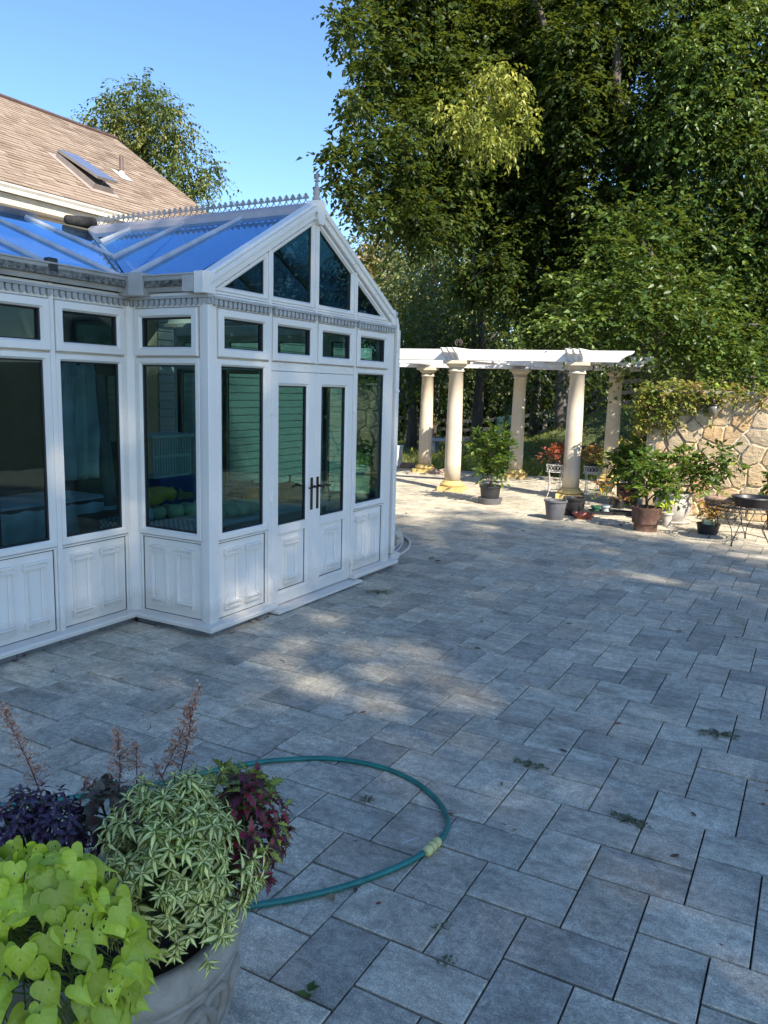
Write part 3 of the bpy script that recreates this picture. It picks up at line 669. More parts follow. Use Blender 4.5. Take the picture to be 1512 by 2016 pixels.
WALLC = simple('cream_trim', (.50, .45, .36), .6, .12, 3, bump=.1)
mb.box(HX - 2 * RUN + .3, HX - .35, HY0, HY1 - .3, 0, HZ); mb.obj('wall', WALLC, house)
mb = HMB(); mb.add([RP(HY0, SL, .01), RP(HY1, SL, .01), Vector((HX - 2 * RUN, HY1, HZ)), Vector((HX - 2 * RUN, HY0, HZ))], [(0, 1, 2, 3)]); mb.obj('rear_roof', simple('rear_shingle', (.3, .2, .14), .9), house)
DKR = simple('ridge_vent', (.07, .045, .04), .9, .3)
mb = HMB(); mb.tube([RP(HY0, SL, .02), RP(HY1 + .02, SL, .02)], .05, 8); mb.obj('ridge', DKR, house)
for a, b, z0, z1, nm in ((-.34, -.06, -.34, -.15, 'fascia'), (-.3, -.0, -.12, -.06, 'soffit'), (-.345, -.31, -.75, -.34, 'frieze')):
    mb = HMB(); mb.box(HX + a, HX + b, HY0, HY1, HZ + z0, HZ + z1); mb.obj(nm, WALLC, house, bev=.01)
mb = HMB(); pr = [(-.06, -.15), (.03, -.16), (.05, -.10), (.08, -.06), (.09, -.03), (.075, -.03), (.06, -.06), (-.05, -.08)]
vs = [Vector((HX + x, y, HZ + z)) for y in (HY0, HY1) for x, z in pr]; N = 8; mb.add(vs, [tuple(range(N))[::-1], tuple(range(N, 2 * N))] + [(i, (i + 1) % N, N + (i + 1) % N, N + i) for i in range(N)]); mb.obj('gutter', simple('cream_gutter', (.66, .62, .54), .45, .1), house)
# skylight standing open
FR = simple('taupe_frame', (.20, .175, .16), .5, .15)
s0, s1, y0, y1 = .82, 2.05, 11.17, 11.64
def RB(mb, ya, yb, sa, sb, ha, hb): mb.add([RP(y, s, h) for h in (ha, hb) for s in (sa, sb) for y in (ya, yb)], [(0, 2, 3, 1), (4, 5, 7, 6), (0, 1, 5, 4), (2, 6, 7, 3), (0, 4, 6, 2), (1, 3, 7, 5)])
mb = HMB(); 
for q in ((y0, y1, s0, s0 + .05), (y0, y1, s1 - .05, s1), (y0, y0 + .05, s0 + .05, s1 - .05), (y1 - .05, y1, s0 + .05, s1 - .05)): RB(mb, *q, 0, .12)
sk = mb.obj('skylight', FR, house)
mb = HMB(); RB(mb, y0 + .05, y1 - .05, s0 + .05, s1 - .05, .024, .03); mb.obj('light_well', simple('well_white', (.6, .58, .5), .6), sk)
mb = HMB(); RB(mb, y0 - .12, y1 + .12, s0 - .15, s1 + .1, .018, .024); mb.obj('flashing', simple('grey_flashing', (.3, .25, .22), .5, .1), sk)
op = RAD(5); 
def LP(y, s, h): d = s1 - s; return RP(y, s1 - d * cos(op), .13 + d * sin(op) + h)
mb = HMB(); mb.add([LP(y, s, h) for h in (0, .05) for s in (s0 - .02, s1) for y in (y0 - .01, y1 + .01)], [(0, 2, 3, 1), (0, 1, 5, 4), (2, 6, 7, 3), (0, 4, 6, 2), (1, 3, 7, 5)])
mb.obj('sash', FR, sk)
mb = HMB(); mb.add([LP(y, s, .051) for s in (s0 - .02, s1) for y in (y0 - .01, y1 + .01)], [(0, 1, 3, 2)]); mb.obj('glass', simple('skylight_glass', (.12, .13, .18), .12, .05, spec=1), sk)
mb = HMB(); mb.tube([RP((y0 + y1) / 2, s0 + .1, .05), LP((y0 + y1) / 2, s0 + .05, -.01)], .008, 6); mb.obj('opener', FR, sk)
vb = RP(13.0, 2.22, 0); mb = HMB(); mb.tube([vb, vb + Vector((0, 0, .42))], .045, 12); v_ = mb.obj('vent_pipe', simple('vent_brown', (.11, .08, .07), .5), house, smooth=False)
mb = HMB(); RB(mb, 12.85, 13.16, 2.0, 2.42, .02, .027); mb.lathe([(.11, -.05), (.05, .10)], 12, vb); mb.obj('flashing', simple('pale_flashing', (.5, .47, .42), .5), v_)
# siding of the house wing beyond the conservatory
SID = simple('pale_siding', (.17, .185, .185), .55, .08, 3)
mb = HMB(); mb.box(-7.62, -7.44, 7.5, 12.0, 0, 3.0); mb.obj('wing_wall', WALLC, house)
bm_ = MB(); bm_.box(-.0, .022, 7.5 - 8, 12.0 - 8, 0, .097); me = bm_.mesh('siding_board', SID); me.transform(Matrix.Rotation(RAD(-5), 4, 'Y'))
for i in range(27): link('siding_board', me, house, (-7.425 - HX + .5, 0, .06 + i * .108))
# ---------------------------------------------------------------- things inside the room
def lat(name, prof, mat, parent=None, loc=(0, 0, 0), n=20, wob=None, **kw):
    m = MB(); m.lathe(prof, n, (0, 0, 0), 0, wob); return m.obj(name, mat, parent, smooth=True, loc=loc, **kw)
def squash(name, label, loc, r, h, mat, cat='squash', ribs=10, amp=.05, tilt=None, stem=True, group=None, prof=None, el=1.0):
    t = empty(name, loc, random.uniform(0, 6), label, cat, group)
    if tilt: t.rotation_euler = (tilt[0], tilt[1], tilt[2])
    P = prof or [(.02, .03), (.45, .0), (.8, .12), (1, .42), (.95, .7), (.65, .95), (.25, 1.0), (.06, .93)]
    lat('skin', [(r * a, h * b) for a, b in P], mat, t, n=40, wob=lambda w, z: r * amp * abs(cos(w * ribs / 2)) * sin(pi * min(1, max(0, z / h))))
    if stem:
        m = MB(); m.tube([(0, 0, h * .92), (.004, 0, h + .03), (.018, .004, h + .07)], [.02, .012, .014], 7); m.obj('stem', STEM, t, smooth=True)
    return t
STEM = simple('dry_stem', (.20, .17, .07), .8, .3)
ORG = simple('orange_skin', (.50, .17, .015), .4, .2, 20); DORG = simple('dull_orange_skin', (.30, .09, .02), .5, .3, 12); GRN = simple('dark_green_skin', (.03, .07, .035), .4, .3, 12)
PALE = simple('pale_green_skin', (.40, .44, .28), .45, .15, 20); YEL = simple('yellow_skin', (.55, .36, .05), .4, .2, 14); REDM = simple('red_skin', (.35, .05, .02), .35, .3, 14)
TBLU = simple('pale_blue_table', (.40, .50, .55), .5, .1)
def rtable(label, x0, x1, y0, y1, z, mat, cloth=None, legm=None):
    t = empty('table', ((x0 + x1) / 2, (y0 + y1) / 2, 0), 0, label, 'table'); w, d = (x1 - x0) / 2, (y1 - y0) / 2
    m = MB(); m.box(-w, w, -d, d, z - .035, z); m.obj('table_top', mat, t, bev=.006)
    for sx in (-1, 1):
        for sy in (-1, 1): m = MB(); m.box(sx * (w - .06) - .02, sx * (w - .06) + .02, sy * (d - .06) - .02, sy * (d - .06) + .02, .03, z - .036); m.obj('leg', legm or mat, t)
    return t
rtable('pale blue table full of squash just inside the glazed corner', -5.35, -4.42, 4.72, 6.95, .72, TBLU)
ck = NT('gingham'); ch = ck.n('ShaderNodeTexChecker'); ch.inputs['Scale'].default_value = 36; ch.inputs[1].default_value = (.45, .5, .52, 1); ch.inputs[2].default_value = (.08, .14, .18, 1); ck.l(ck.pos(), ch.inputs['Vector']); ck.l(ch.outputs[0], ck.b.inputs['Base Color'])
m = MB(); m.box(-5.36, -4.41, 4.71, 5.12, .722, .727); m.box(-5.36, -4.41, 4.700, 4.707, .56, .727); tag(m.obj('tablecloth', ck.m), 'blue checked cloth over the corner of the squash table', 'tablecloth')
rs = random.Random(5); k = 0
spots = [(-5.0 + .38 * i / 6 - .13 * j, 5.0 + .9 * i / 6 + .06 * j) for j in (0, 1) for i in range(7)] + [(-4.55 - .02 * i, 5.75 - .14 * i) for i in range(4)]
for (x, y) in spots:
    k += 1; r = rs.uniform(.07, .088)
    squash('pale_squash', 'pale round squash heaped on the blue table behind the corner glass', (x + rs.uniform(-.015, .015), y, .722), r, r * 1.45, PALE, ribs=8, amp=.04, stem=False, group='pale squash heaped on the corner table')
for x, y, rz, lb in ((-5.05, 5.12, .4, 'long yellow squash lying on the pale heap near the corner post'), (-5.10, 5.35, -.5, 'long yellow squash lying behind the pale heap'), (-5.12, 4.95, 1.0, 'long yellow squash at the left end of the heap')):
    squash('yellow_squash', lb, (x, y, .90), .06, .30, YEL, ribs=8, tilt=(RAD(85), 0, rz), stem=False)
bag = MB(); bag.lathe([(.07, 0), (.10, .03), (.09, .08), (.05, .12), (.0, .13)], 14, (0, 0, 0), 0, lambda w, z: .012 * sin(w * 5 + z * 40)); tag(bag.obj('plastic_bag', simple('pale_blue_plastic', (.35, .5, .6), .3, .2), smooth=True, loc=(-5.02, 4.86, .73)), 'crumpled pale blue plastic bag beside the squash heap', 'bag')
squash('orange_pumpkin', 'bright orange upright pumpkin with a tall stem on the table', (-4.74, 6.02, .722), .10, .20, ORG, 'pumpkin', 12, .08)
squash('green_pumpkin', 'dark green pumpkin left of the bright orange one', (-4.98, 6.10, .722), .115, .17, GRN, 'pumpkin', 12, .05)
squash('large_pumpkin', 'large dull orange pumpkin with a curled stem behind the left door', (-4.72, 6.58, .722), .16, .20, DORG, 'pumpkin', 12, .08)
for i, (x, y, r_, mt_, lb) in enumerate(((-5.24, 6.05, .05, REDM, 'small red gourd at the left of the row behind the bay glass'), (-5.24, 6.18, .045, DORG, 'small dull orange gourd second in the row behind the bay glass'), (-5.24, 6.31, .05, REDM, 'small red gourd behind the green pumpkin'), (-5.24, 6.43, .045, PALE, 'small pale gourd behind the orange pumpkin'), (-5.24, 6.56, .055, DORG, 'dull orange gourd right of the orange pumpkin'))):
    squash('gourd', lb, (x, y, .722), r_, r_ * 1.5, mt_, 'gourd', 8, .05, stem=False)
rtable('dark work table under a pale plastic cloth in the left wing', -7.05, -6.22, 4.1, 5.6, .74, simple('dark_wood', (.05, .035, .025), .5))
def sheet(name, label, cat, f, nu, nv, mat, loc=(0, 0, 0)):
    m = MB(); vs = [f(i / nu, j / nv) for j in range(nv + 1) for i in range(nu + 1)]
    m.add(vs, [(j * (nu + 1) + i, j * (nu + 1) + i + 1, (j + 1) * (nu + 1) + i + 1, (j + 1) * (nu + 1) + i) for j in range(nv) for i in range(nu)])
    o = m.obj(name, mat, smooth=True, loc=loc); s = o.modifiers.new('solid', 'SOLIDIFY'); s.thickness = .004; return tag(o, label, cat)
sheet('tablecloth', 'pale plastic cloth hanging off the work table in the left wing', 'tablecloth', lambda u, v: Vector((-6.20 - .84 * max(0, v - .35) / .65 + .02 * sin(u * 40) * (1 - v), 4.05 + 1.6 * u, .748 - max(0, .35 - v) * 1.0)), 50, 10, simple('pale_plastic_cloth', (.5, .58, .6), .4, .25, 5))
CLOTH = simple('grey_blue_cloth', (.42, .44, .52), .9, .2, 7)
def garment(u, v):
    w = .13 + .10 * min(1, v * 1.6) + .03 * sin(v * 5); x = (u - .5) * 2 * w
    return Vector((-5.30 + .035 * sin(u * 22 + v * 2) * (.3 + v), 4.47 + x * 1.0, 2.12 - 1.02 * v - (.10 if .42 < u < .58 and v < .12 else 0)))
sheet('hanging_dress', 'grey blue garment hanging inside the left wing window', 'clothing', garment, 40, 24, CLOTH)
sheet('hanging_sleeve', 'long grey sleeve hanging beside the grey blue garment', 'clothing', lambda u, v: Vector((-5.27 + .03 * cos(u * 6.28), 4.66 + .08 * v + .06 * sin(u * 6.28) * (.7 + .4 * v), 1.95 - 1.1 * v)), 14, 14, simple('dark_grey_cloth', (.15, .15, .18), .9, .2, 7))
b = lat('pill_bottle', [(.028, 0), (.03, .01), (.03, .075), (.02, .085), (.02, .09)], simple('bottle_white', (.6, .65, .68), .4, .05), loc=(-6.35, 5.18, .755)); tag(b, 'small white bottle with a red cap on the plastic cloth', 'bottle'); lat('cap', [(.022, .09), (.022, .11), (.0, .112)], simple('bottle_red', (.4, .05, .03), .4, .05), b)
NAV = simple('dark_chair_back', (.02, .025, .035), .7, .2)
c = empty('chair', (-5.45, 3.75, 0), 0, 'dark upholstered chair with a plaid blanket in the left wing', 'chair')
m = MB(); m.box(-.2, .2, -.22, .22, .42, .5); m.obj('seat', NAV, c, bev=.03); m = MB(); m.box(-.24, -.17, -.22, .22, .5, 1.05); m.obj('backrest', NAV, c, bev=.05)
for sx in (-1, 1):
    for sy in (-1, 1): m = MB(); m.tube([(sx * .17, sy * .19, .03), (sx * .17, sy * .19, .42)], .018, 8); m.obj('leg', NAV, c)
pl = NT('plaid'); w1 = pl.n('ShaderNodeTexWave'); w1.inputs['Scale'].default_value = 6; w2 = pl.n('ShaderNodeTexWave', bands_direction='Z'); w2.inputs['Scale'].default_value = 6; pl.l(pl.pos(), w1.inputs[0]); pl.l(pl.pos(), w2.inputs[0])
w1.bands_direction = 'Y'
pl.col(pl.mix(.5, pl.ramp(w1.outputs[1], [(.45, (.14, .02, .02)), (.55, (.03, .04, .05))]), pl.ramp(w2.outputs[1], [(.45, (.14, .02, .02)), (.55, (.12, .12, .12))])))
sheet('plaid_blanket', 'red plaid blanket draped over the dark chair', 'blanket', lambda u, v: Vector((-5.23 + .02 * sin(u * 9), 3.58 + .34 * u, .515 + .0 * v if v < .02 else .52 - .40 * v)), 12, 8, pl.m)
# crate with a yellow mark, laundry basket
box = empty('storage_box', (-5.9, 6.05, 0), 0, 'blue storage box with faded yellow shapes on its side', 'box')
m = MB(); m.box(-.2, .2, -.28, .28, .62, .95); m.obj('body', simple('deep_blue', (.02, .06, .22), .4, .1), box, bev=.02)
m = MB(); m.prism([(-.22, .75), (-.12, .70), (-.06, .78), (-.12, .87), (-.2, .85)], lambda u, z, n: Vector((.2 + n, u, z)), .0, .003); m.prism([(-.05, .72), (.18, .72), (.16, .78), (.04, .79), (-.02, .84)], lambda u, z, n: Vector((.2 + n, u, z)), .0, .003); m.obj('yellow_mark', simple('faded_yellow', (.35, .33, .12), .5), box)
m = MB(); m.box(-.32, .32, -.75, .75, .58, .618); rt = m.obj('low_bench', simple('dark_wood', (.05, .035, .025), .5), loc=(-5.9, 5.9, 0))
for sy in (-1, 1): m = MB(); m.box(-.3, .3, sy * .7 - .02, sy * .7 + .02, .03, .579); m.obj('leg', MATS['dark_wood'], rt)
tag(rt, 'dark low bench carrying the blue box and laundry basket', 'bench')
bk = empty('laundry_basket', (-5.92, 6.0, .952), 0, 'white slatted laundry basket in the dark room', 'basket')
BW = simple('basket_white', (.55, .6, .6), .4, .05); m = MB(); m.box(-.16, .16, -.26, .26, .0, .02); m.box(-.18, .18, -.29, .29, .40, .43); m.obj('rim', BW, bk)
m = MB()
for i in range(15): y = -.26 + i * .52 / 14; m.box(.15, .162, y - .009, y + .009, .02, .40)
m.box(.149, .161, -.26, .26, .2, .23); m.obj('slats', BW, bk)
m = MB(); m.box(-.02, 0, 0, .14, 0, .75); st = empty('narrow_window', (-7.30, 6.56, 1.2), 0, 'narrow bright window strip in the dark back wall', 'window')
for i in range(7): q = MB(); q.box(0, .02, 0, .13, i * .11, i * .11 + .104); q.obj('slat', SID, st)
# ---------------------------------------------------------------- pergola
PD = Vector((.9800, .1990, 0)); PN = Vector((-.199, .980, 0)); 
def m_column():
    t = NT('cast_stone_column'); p = t.pos(); a = t.noise(1.4, p, 5, .6); b = t.noise(1, t.vscale(p, (8, 8, .7)), 4, .7)
    c = t.ramp(a, [(.3, (.43, .37, .28)), (.7, (.58, .52, .41))]); c = t.mix(t.ramp(b, [(.5, (0, 0, 0)), (.8, (.4, .4, .4))]), c, (.40, .33, .22)); t.col(c); t.rough(.7); t.bump(t.noise(40, p, 4), .15, .01); return t.m
COLM = m_column(); YELM = simple('yellow_stained_base', (.52, .39, .15), .7, .25, 5); 
PWHITE = simple('pergola_paint', (.66, .655, .66), .5, .10, 2)
perg = empty('pergola', (-4.5, 15.5, 0), 0, 'white beamed pergola on round cream columns at the far edge of the patio', 'pergola')
PO = Vector((-4.5, 15.5, 0)); ZC = 2.46
cols = [Vector((-6.11, 13.83, 0)), Vector((-3.93, 14.25, 0)), Vector((-8.02, 16.55, 0)), Vector((-5.93, 16.90, 0)), Vector((-3.95, 17.35, 0)), Vector((-8.3, 13.40, 0))]
shaft = MB(); shaft.lathe([(.152, .19), (.155, .5), (.152, 1.0), (.143, 1.6), (.130, 2.24), (.150, 2.245), (.152, 2.27), (.140, 2.275), (.140, 2.33)], 28)
cap = MB(); cap.lathe([(.142, 2.325), (.165, 2.34), (.195, 2.375), (.205, 2.39)], 28); cap.box(-.215, .215, -.215, .215, 2.39, 2.45)
base = MB(); base.box(-.24, .24, -.24, .24, -.0, .085); base.lathe([(.20, .085), (.222, .10), (.228, .125), (.215, .15), (.185, .155), (.180, .18), (.166, .192)], 28)
sm, cpm, bsm = shaft.mesh('shaft', COLM, True), cap.mesh('capital', COLM), base.mesh('column_base', YELM)
for c in cols:
    a = c - PO
    for nm, me in (('column', sm), ('capital', cpm), ('column_base', bsm)):
        if nm == 'column': co = link(nm, me, perg, a, .2); co.scale = (1, 1, .978 if c in (cols[2], cols[3], cols[4]) else 1)
        else: o = link(nm, me, co)
def ogee(L, h):
    """beam outline with cut ends (u along, z up)"""
    e = [(0, h), (.02, h * .80), (.10, h * .62), (.16, h * .42), (.20, h * .18), (.30, 0)]
    return [(x, z) for x, z in e] , L
def beam(A, B, h, w, z, e0=True, e1=True, name='beam', mat=None):
    A, B = Vector(A), Vector(B); d = (B - A); L = d.length; d.normalize(); n = Vector((-d.y, d.x, 0))
    e = [(0, h), (.015, h * .85), (.05, h * .70), (.13, h * .55), (.20, h * .33), (.235, h * .12), (.26, 0)] if e0 else [(0, h), (0, 0)]
    f = [(L - x, y) for x, y in ([(0, h), (.015, h * .85), (.05, h * .70), (.13, h * .55), (.20, h * .33), (.235, h * .12), (.26, 0)] if e1 else [(0, h), (0, 0)])][::-1]
    T = lambda u, y, k: A + d * u + Vector((0, 0, z + y)) + n * k - PO
    mb = MB(); mb.prism(e + f, T, -w / 2, w / 2); return mb.obj(name, mat or PWHITE, perg, bev=.006)
fr, bk_ = cols[1], cols[4]; z0 = 2.452
A0 = cols[0] - PD * 4.2; 
for off in (-.10, .06):
    beam(A0 + PN * off, fr + PD * .95 + PN * off, .20, .05, z0, False, True)
mid = (cols[0] + cols[3]) / 2; mid2 = (cols[1] + cols[4]) / 2
beam(mid2 - PD * 8.2, mid2 + PD * 1.05, .20, .05, z0 - .02, False, True)
for off in (-.08, .08): beam(cols[2] - PD * 3.5 + PN * off, bk_ + PD * 1.05 + PN * off, .20, .05, z0 - .056, False, True)
for a, b in ((cols[0], cols[3]), (cols[1], cols[4]), (cols[5], cols[2])):
    d = (b - a).normalized(); n = Vector((-d.y, d.x, 0))
    for off in (-.12, 0, .12): beam(a - d * .42 + n * off, b + d * .42 + n * off,   .215, .045, z0 + .004, True, True, 'cross_beam')
orn = MB()
for s in (-1, 1): orn.tube([(s * (.02 + .05 * sin(t)), 0, .02 + .05 * (1 - cos(t))) for t in np.linspace(0, 5, 14)], .012, 6)
o = orn.obj('iron_scroll', simple('rusty_iron', (.06, .045, .04), .7), loc=cols[0] + Vector((.0, .05, z0 + .262))); tag(o, 'small dark iron scroll resting on top of the left front column', 'ornament')
# ---------------------------------------------------------------- flagstone wall
WY = 13.45; WX0, WX1, WH = -2.50, .75, 1.96
wall = empty('stone_wall', (WX0, WY, 0), 0, 'tan flagstone wall with pale mortar joints and vine along its top', 'wall')
def m_mortar():
    t = NT('pale_mortar'); p = t.pos(); t.col(t.ramp(t.noise(8, p, 5, .7), [(.3, (.58, .52, .42)), (.7, (.78, .72, .60))])); t.rough(.95); t.bump(t.noise(60, p, 4, .8), .8, .01); return t.m
mb = MB(); mb.box(0, WX1 - WX0, .013, .42, -.05, WH - .02); mb.obj('mortar_core', m_mortar(), wall)
def m_flag():
    t = NT('flagstone'); p = t.pos(); oi = t.n('ShaderNodeObjectInfo').outputs['Random']
    c = t.ramp(oi, [(0, (.40, .29, .17)), (.18, (.42, .345, .24)), (.38, (.35, .31, .235)), (.55, (.45, .37, .255)), (.7, (.32, .285, .225)), (.83, (.44, .33, .20)), (1, (.38, .33, .265))])
    cx = t.n('ShaderNodeCombineXYZ'); t.l(t.math('MULTIPLY', oi, 50), cx.inputs[0]); va = t.n('ShaderNodeVectorMath', operation='ADD'); t.l(p, va.inputs[0]); t.l(cx.outputs[0], va.inputs[1])
    n1 = t.noise(5, va.outputs[0], 6, .68, 1.2); c = t.mix(1, c, t.ramp(n1, [(.3, (.62, .60, .58)), (.55, (1.05, 1.0, .95)), (.75, (1.35, 1.25, 1.1))]), 'MULTIPLY')
    t.col(t.mix(1, c, (1.22, 1.17, 1.06), 'MULTIPLY')); t.rough(.85); h = t.math('ADD', t.math('MULTIPLY', n1, 1.0), t.math('MULTIPLY', t.noise(1, t.vscale(va.outputs[0], (4, 4, 18)), 5, .7), .6)); t.bump(h, .9, .03); return t.m
FLAG = m_flag(); rs = random.Random(11)
pts = []
gy, gxn = 7, 12
for j in range(-1, gy + 1):
    for i in range(-1, gxn + 1):
        pts.append(((i + .5 + rs.uniform(-.42, .42) + (.5 if j % 2 else 0)) * (WX1 - WX0) / gxn, (j + .5 + rs.uniform(-.40, .40)) * WH / gy))
def clip(poly, a, b, c):     # keep a*x+b*y<=c
    out = []
    for i in range(len(poly)):
        p, q = poly[i - 1], poly[i]; dp, dq = a * p[0] + b * p[1] - c, a * q[0] + b * q[1] - c
        if (dp <= 0) != (dq <= 0): t = dp / (dp - dq); out.append((p[0] + (q[0] - p[0]) * t, p[1] + (q[1] - p[1]) * t))
        if dq <= 0: out.append(q)
    return out
for i, (px, pz) in enumerate(pts):
    poly = [(.0, .0), (WX1 - WX0, 0), (WX1 - WX0, WH), (0, WH)]
    for j, (qx, qz) in enumerate(pts):
        if i == j or abs(qx - px) > 1.6: continue
        a, b = qx - px, qz - pz; c = (qx * qx + qz * qz - px * px - pz * pz) / 2; poly = clip(poly, a, b, c)
        if len(poly) < 3: break
    if len(poly) < 3: continue
    ar = .5 * sum(poly[k - 1][0] * poly[k][1] - poly[k][0] * poly[k - 1][1] for k in range(len(poly)))
    if abs(ar) < .012: continue
    ins = rs.uniform(.004, .012); cx_ = sum(p[0] for p in poly) / len(poly); cz_ = sum(p[1] for p in poly) / len(poly)
    q = []
    for k in range(len(poly)):
        a, b = poly[k], poly[(k + 1) % len(poly)]
        for t in (0.12, .5, .88):
            x = a[0] + (b[0] - a[0]) * t; z = a[1] + (b[1] - a[1]) * t; d = sqrt((x - cx_) ** 2 + (z - cz_) ** 2) + 1e-6; w = ins + (rs.uniform(0, .010) if t == .5 else 0)
            q.append((x + (cx_ - x) / d * w, z + (cz_ - z) / d * w))
    pr_ = rs.uniform(.002, .034); N = len(q); tl_ = rs.uniform(-.02, .02), rs.uniform(-.02, .02); mb = MB()
    f = lambda x, z, y: Vector((x, y + (x - cx_) * tl_[0] + (z - cz_) * tl_[1], z))
    vs = [f(x, z, .04) for x, z in q] + [f(x, z, .010 - pr_) for x, z in q] + [f(cx_ + (x - cx_) * .9, cz_ + (z - cz_) * .9, -pr_ - .004) for x, z in q] + [f(cx_, cz_, -pr_ - rs.uniform(0, .012))]
    fs = [(k, (k + 1) % N, N + (k + 1) % N, N + k) for k in range(N)] + [(N + k, N + (k + 1) % N, 2 * N + (k + 1) % N, 2 * N + k) for k in range(N)] + [(2 * N + k, 2 * N + (k + 1) % N, 3 * N) for k in range(N)]
    mb.add(vs, fs); mb.obj('stone', FLAG, wall)
# side stones of the left end
z = 0
while z < WH - .1:
    h = rs.uniform(.16, .34); h = min(h, WH - z); mb = MB(); mb.box(-.012, .03, .05, .40, z + .01, z + h - .01); mb.obj('stone', FLAG, wall, bev=.01); z += h
mb = MB(); mb.box(-.02, WX1 - WX0, -.03, .46, WH - .015, WH + .035); mb.obj('wall_coping', simple('coping', (.3, .27, .22), .9, .3, 5, bump=.5), wall, bev=.01)
sc_ = empty('wall_lantern', (OY(1408, 800, WY).x, WY, OY(1408, 800, WY).z), 0, 'oval glass lantern fixed to the stone wall under the vine', 'lamp')
m = MB(); m.lathe([(.07, 0), (.078, .02), (.07, .04)], 16); me = m.mesh('back_plate', BRONZE, True); me.transform(Matrix.Rotation(RAD(90), 4, 'X')); link('back_plate', me, sc_, (0, -.01, .02))
m = MB(); m.tube([(0, -.03, .06), (0, -.13, .09), (0, -.15, .05)], .010, 8); m.obj('arm', BRONZE, sc_); m = MB(); m.lathe([(.03, .05), (.085, .03), (.088, .015), (.08, .01)], 20, (0, -.15, 0)); m.obj('cap', BRONZE, sc_, smooth=True)
m = MB(); m.lathe([(.078, .01), (.085, -.04), (.06, -.12), (.01, -.16), (0, -.16)], 20, (0, -.15, 0)); m.obj('glass', simple('smoky_glass', (.16, .15, .12), .10, .1, spec=.8), sc_, smooth=True)
# ---------------------------------------------------------------- generic plant bits
def L_(name, *c, **k): return m_leaf(name, list(c), **k)
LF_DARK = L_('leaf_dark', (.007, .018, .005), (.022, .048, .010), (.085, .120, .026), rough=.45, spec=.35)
LF_MID = L_('leaf_mid', (.012, .030, .007), (.045, .092, .017), (.17, .25, .055))
LF_LIT = L_('leaf_yellowgreen', (.07, .10, .012), (.17, .20, .03), (.34, .33, .06))
LF_WOOD_SHADE = L_('leaf_wood_shade', (.005, .011, .003), (.014, .025, .007), (.036, .052, .014))  # near-black green: the shade inside the wood is put into the leaf colour
LF_BG = L_('leaf_background', (.02, .038, .012), (.05, .078, .022), (.10, .125, .04))
LF_PALE_LIT = L_('leaf_pale_lit', (.07, .10, .035), (.20, .24, .09), (.36, .38, .17))  # pale green leaves, raised further to paint sunlight onto a tree in shadow
LF_AUT = L_('leaf_autumn', (.06, .09, .02), (.12, .14, .03), (.20, .13, .06), (.09, .12, .03))
LF_LOC = L_('leaf_locust', (.04, .07, .018), (.085, .125, .03), (.18, .18, .045))
LF_CIT = L_('leaf_citrus', (.015, .045, .010), (.045, .10, .015), (.18, .25, .03), rough=.45, spec=.3)
LF_RED = L_('leaf_red', (.22, .025, .02), (.38, .07, .05), (.30, .05, .05)); LF_ORG = L_('leaf_orange', (.20, .07, .02), (.36, .17, .06), (.28, .10, .03))
LF_GOLD = L_('leaf_gold', (.28, .20, .02), (.45, .33, .03), (.20, .18, .02)); LF_LIME = L_('leaf_lime', (.20, .30, .015), (.32, .42, .02), (.40, .48, .05))
TWIG = simple('twig', (.10, .07, .045), .85, .3)
def bush(parent, lobes, per, mat, stems=None, name='foliage', **kw):
    o = link(name, leaf_mesh(name, *sprays(lobes, per, **kw), mat), parent)
    tag(o, kind='stuff')
    if stems:
        m = MB()
        for pts, r in stems: m.tube(pts, [r * (1 - .5 * i / (len(pts) - 1)) for i in range(len(pts))], 7)
        m.obj('stem', TWIG, parent, smooth=True)
    return o
def pot_obj(name, prof, mat, parent, n=28, soil=True, wob=None):
    m = MB(); m.lathe(prof, n, (0, 0, 0), 0, wob); o = m.obj(name, mat, parent, smooth=False, auto=True)
    return o
SOIL = simple('potting_soil', (.03, .022, .015), 1, .5, 20, bump=.6)
def soil(parent, r, z): m = MB(); m.lathe([(0.001, z + .01), (r, z)], 18); m.obj('soil', SOIL, parent)
BLK = simple('black_plastic', (.018, .018, .02), .45, .4, 12); GRYP = simple('grey_plastic', (.10, .10, .11), .55, .2, 10)
def pot(name, label, loc, r0, r1, h, mat, cat='pot', rim=.012, group=None, lip=.03, sl=True):
    t = empty(name, loc, 0, label, cat, group)
    P = [(.001, 0), (r0, 0), (r0 + (r1 - r0) * .85, h - lip), (r1 + rim, h - lip), (r1 + rim, h), (r1 - .012, h), (r1 - .02, h - .03), (.001, h - .032)]
    pot_obj('pot_body', P, mat, t)
    if sl: soil(t, r1 - .02, h - .03)
    return t
# potted shrub between the columns
f = empty('potted_shrub', G(964, 991), 0, 'upright leafy green shrub in a black pot between the pergola columns', 'potted plant')
pot_obj('saucer', [(.001, 0), (.19, 0), (.215, .10), (.20, .10), (.001, .09)], GRYP, f); pot_obj('pot_body', [(.001, .07), (.15, .07), (.175, .28), (.19, .28), (.19, .31), (.17, .31), (.001, .29)], BLK, f)
bush(f, [(0, 0, .58, .20, .20, .18), (-.12, 0, .80, .28, .25, .20), (.10, 0, .82, .25, .25, .20), (-.14, 0, 1.02, .24, .22, .2), (.06, 0, 1.12, .20, .2, .2), (.18, .05, .98, .16, .16, .2), (-.32, 0, .98, .12, .12, .12)], 800, LF_CIT, [([(0, 0, .28), (.01, 0, .5), (-.02, 0, 1.1)], .012), ([(0, 0, .3), (.1, 0, .7), (.12, 0, 1.1)], .008), ([(0, 0, .3), (-.12, 0, .7), (-.25, 0, .95)], .008)], k=6, tl=.14, L=.105, Wd=.044, down=-.3, droop=.1, shell=.1)
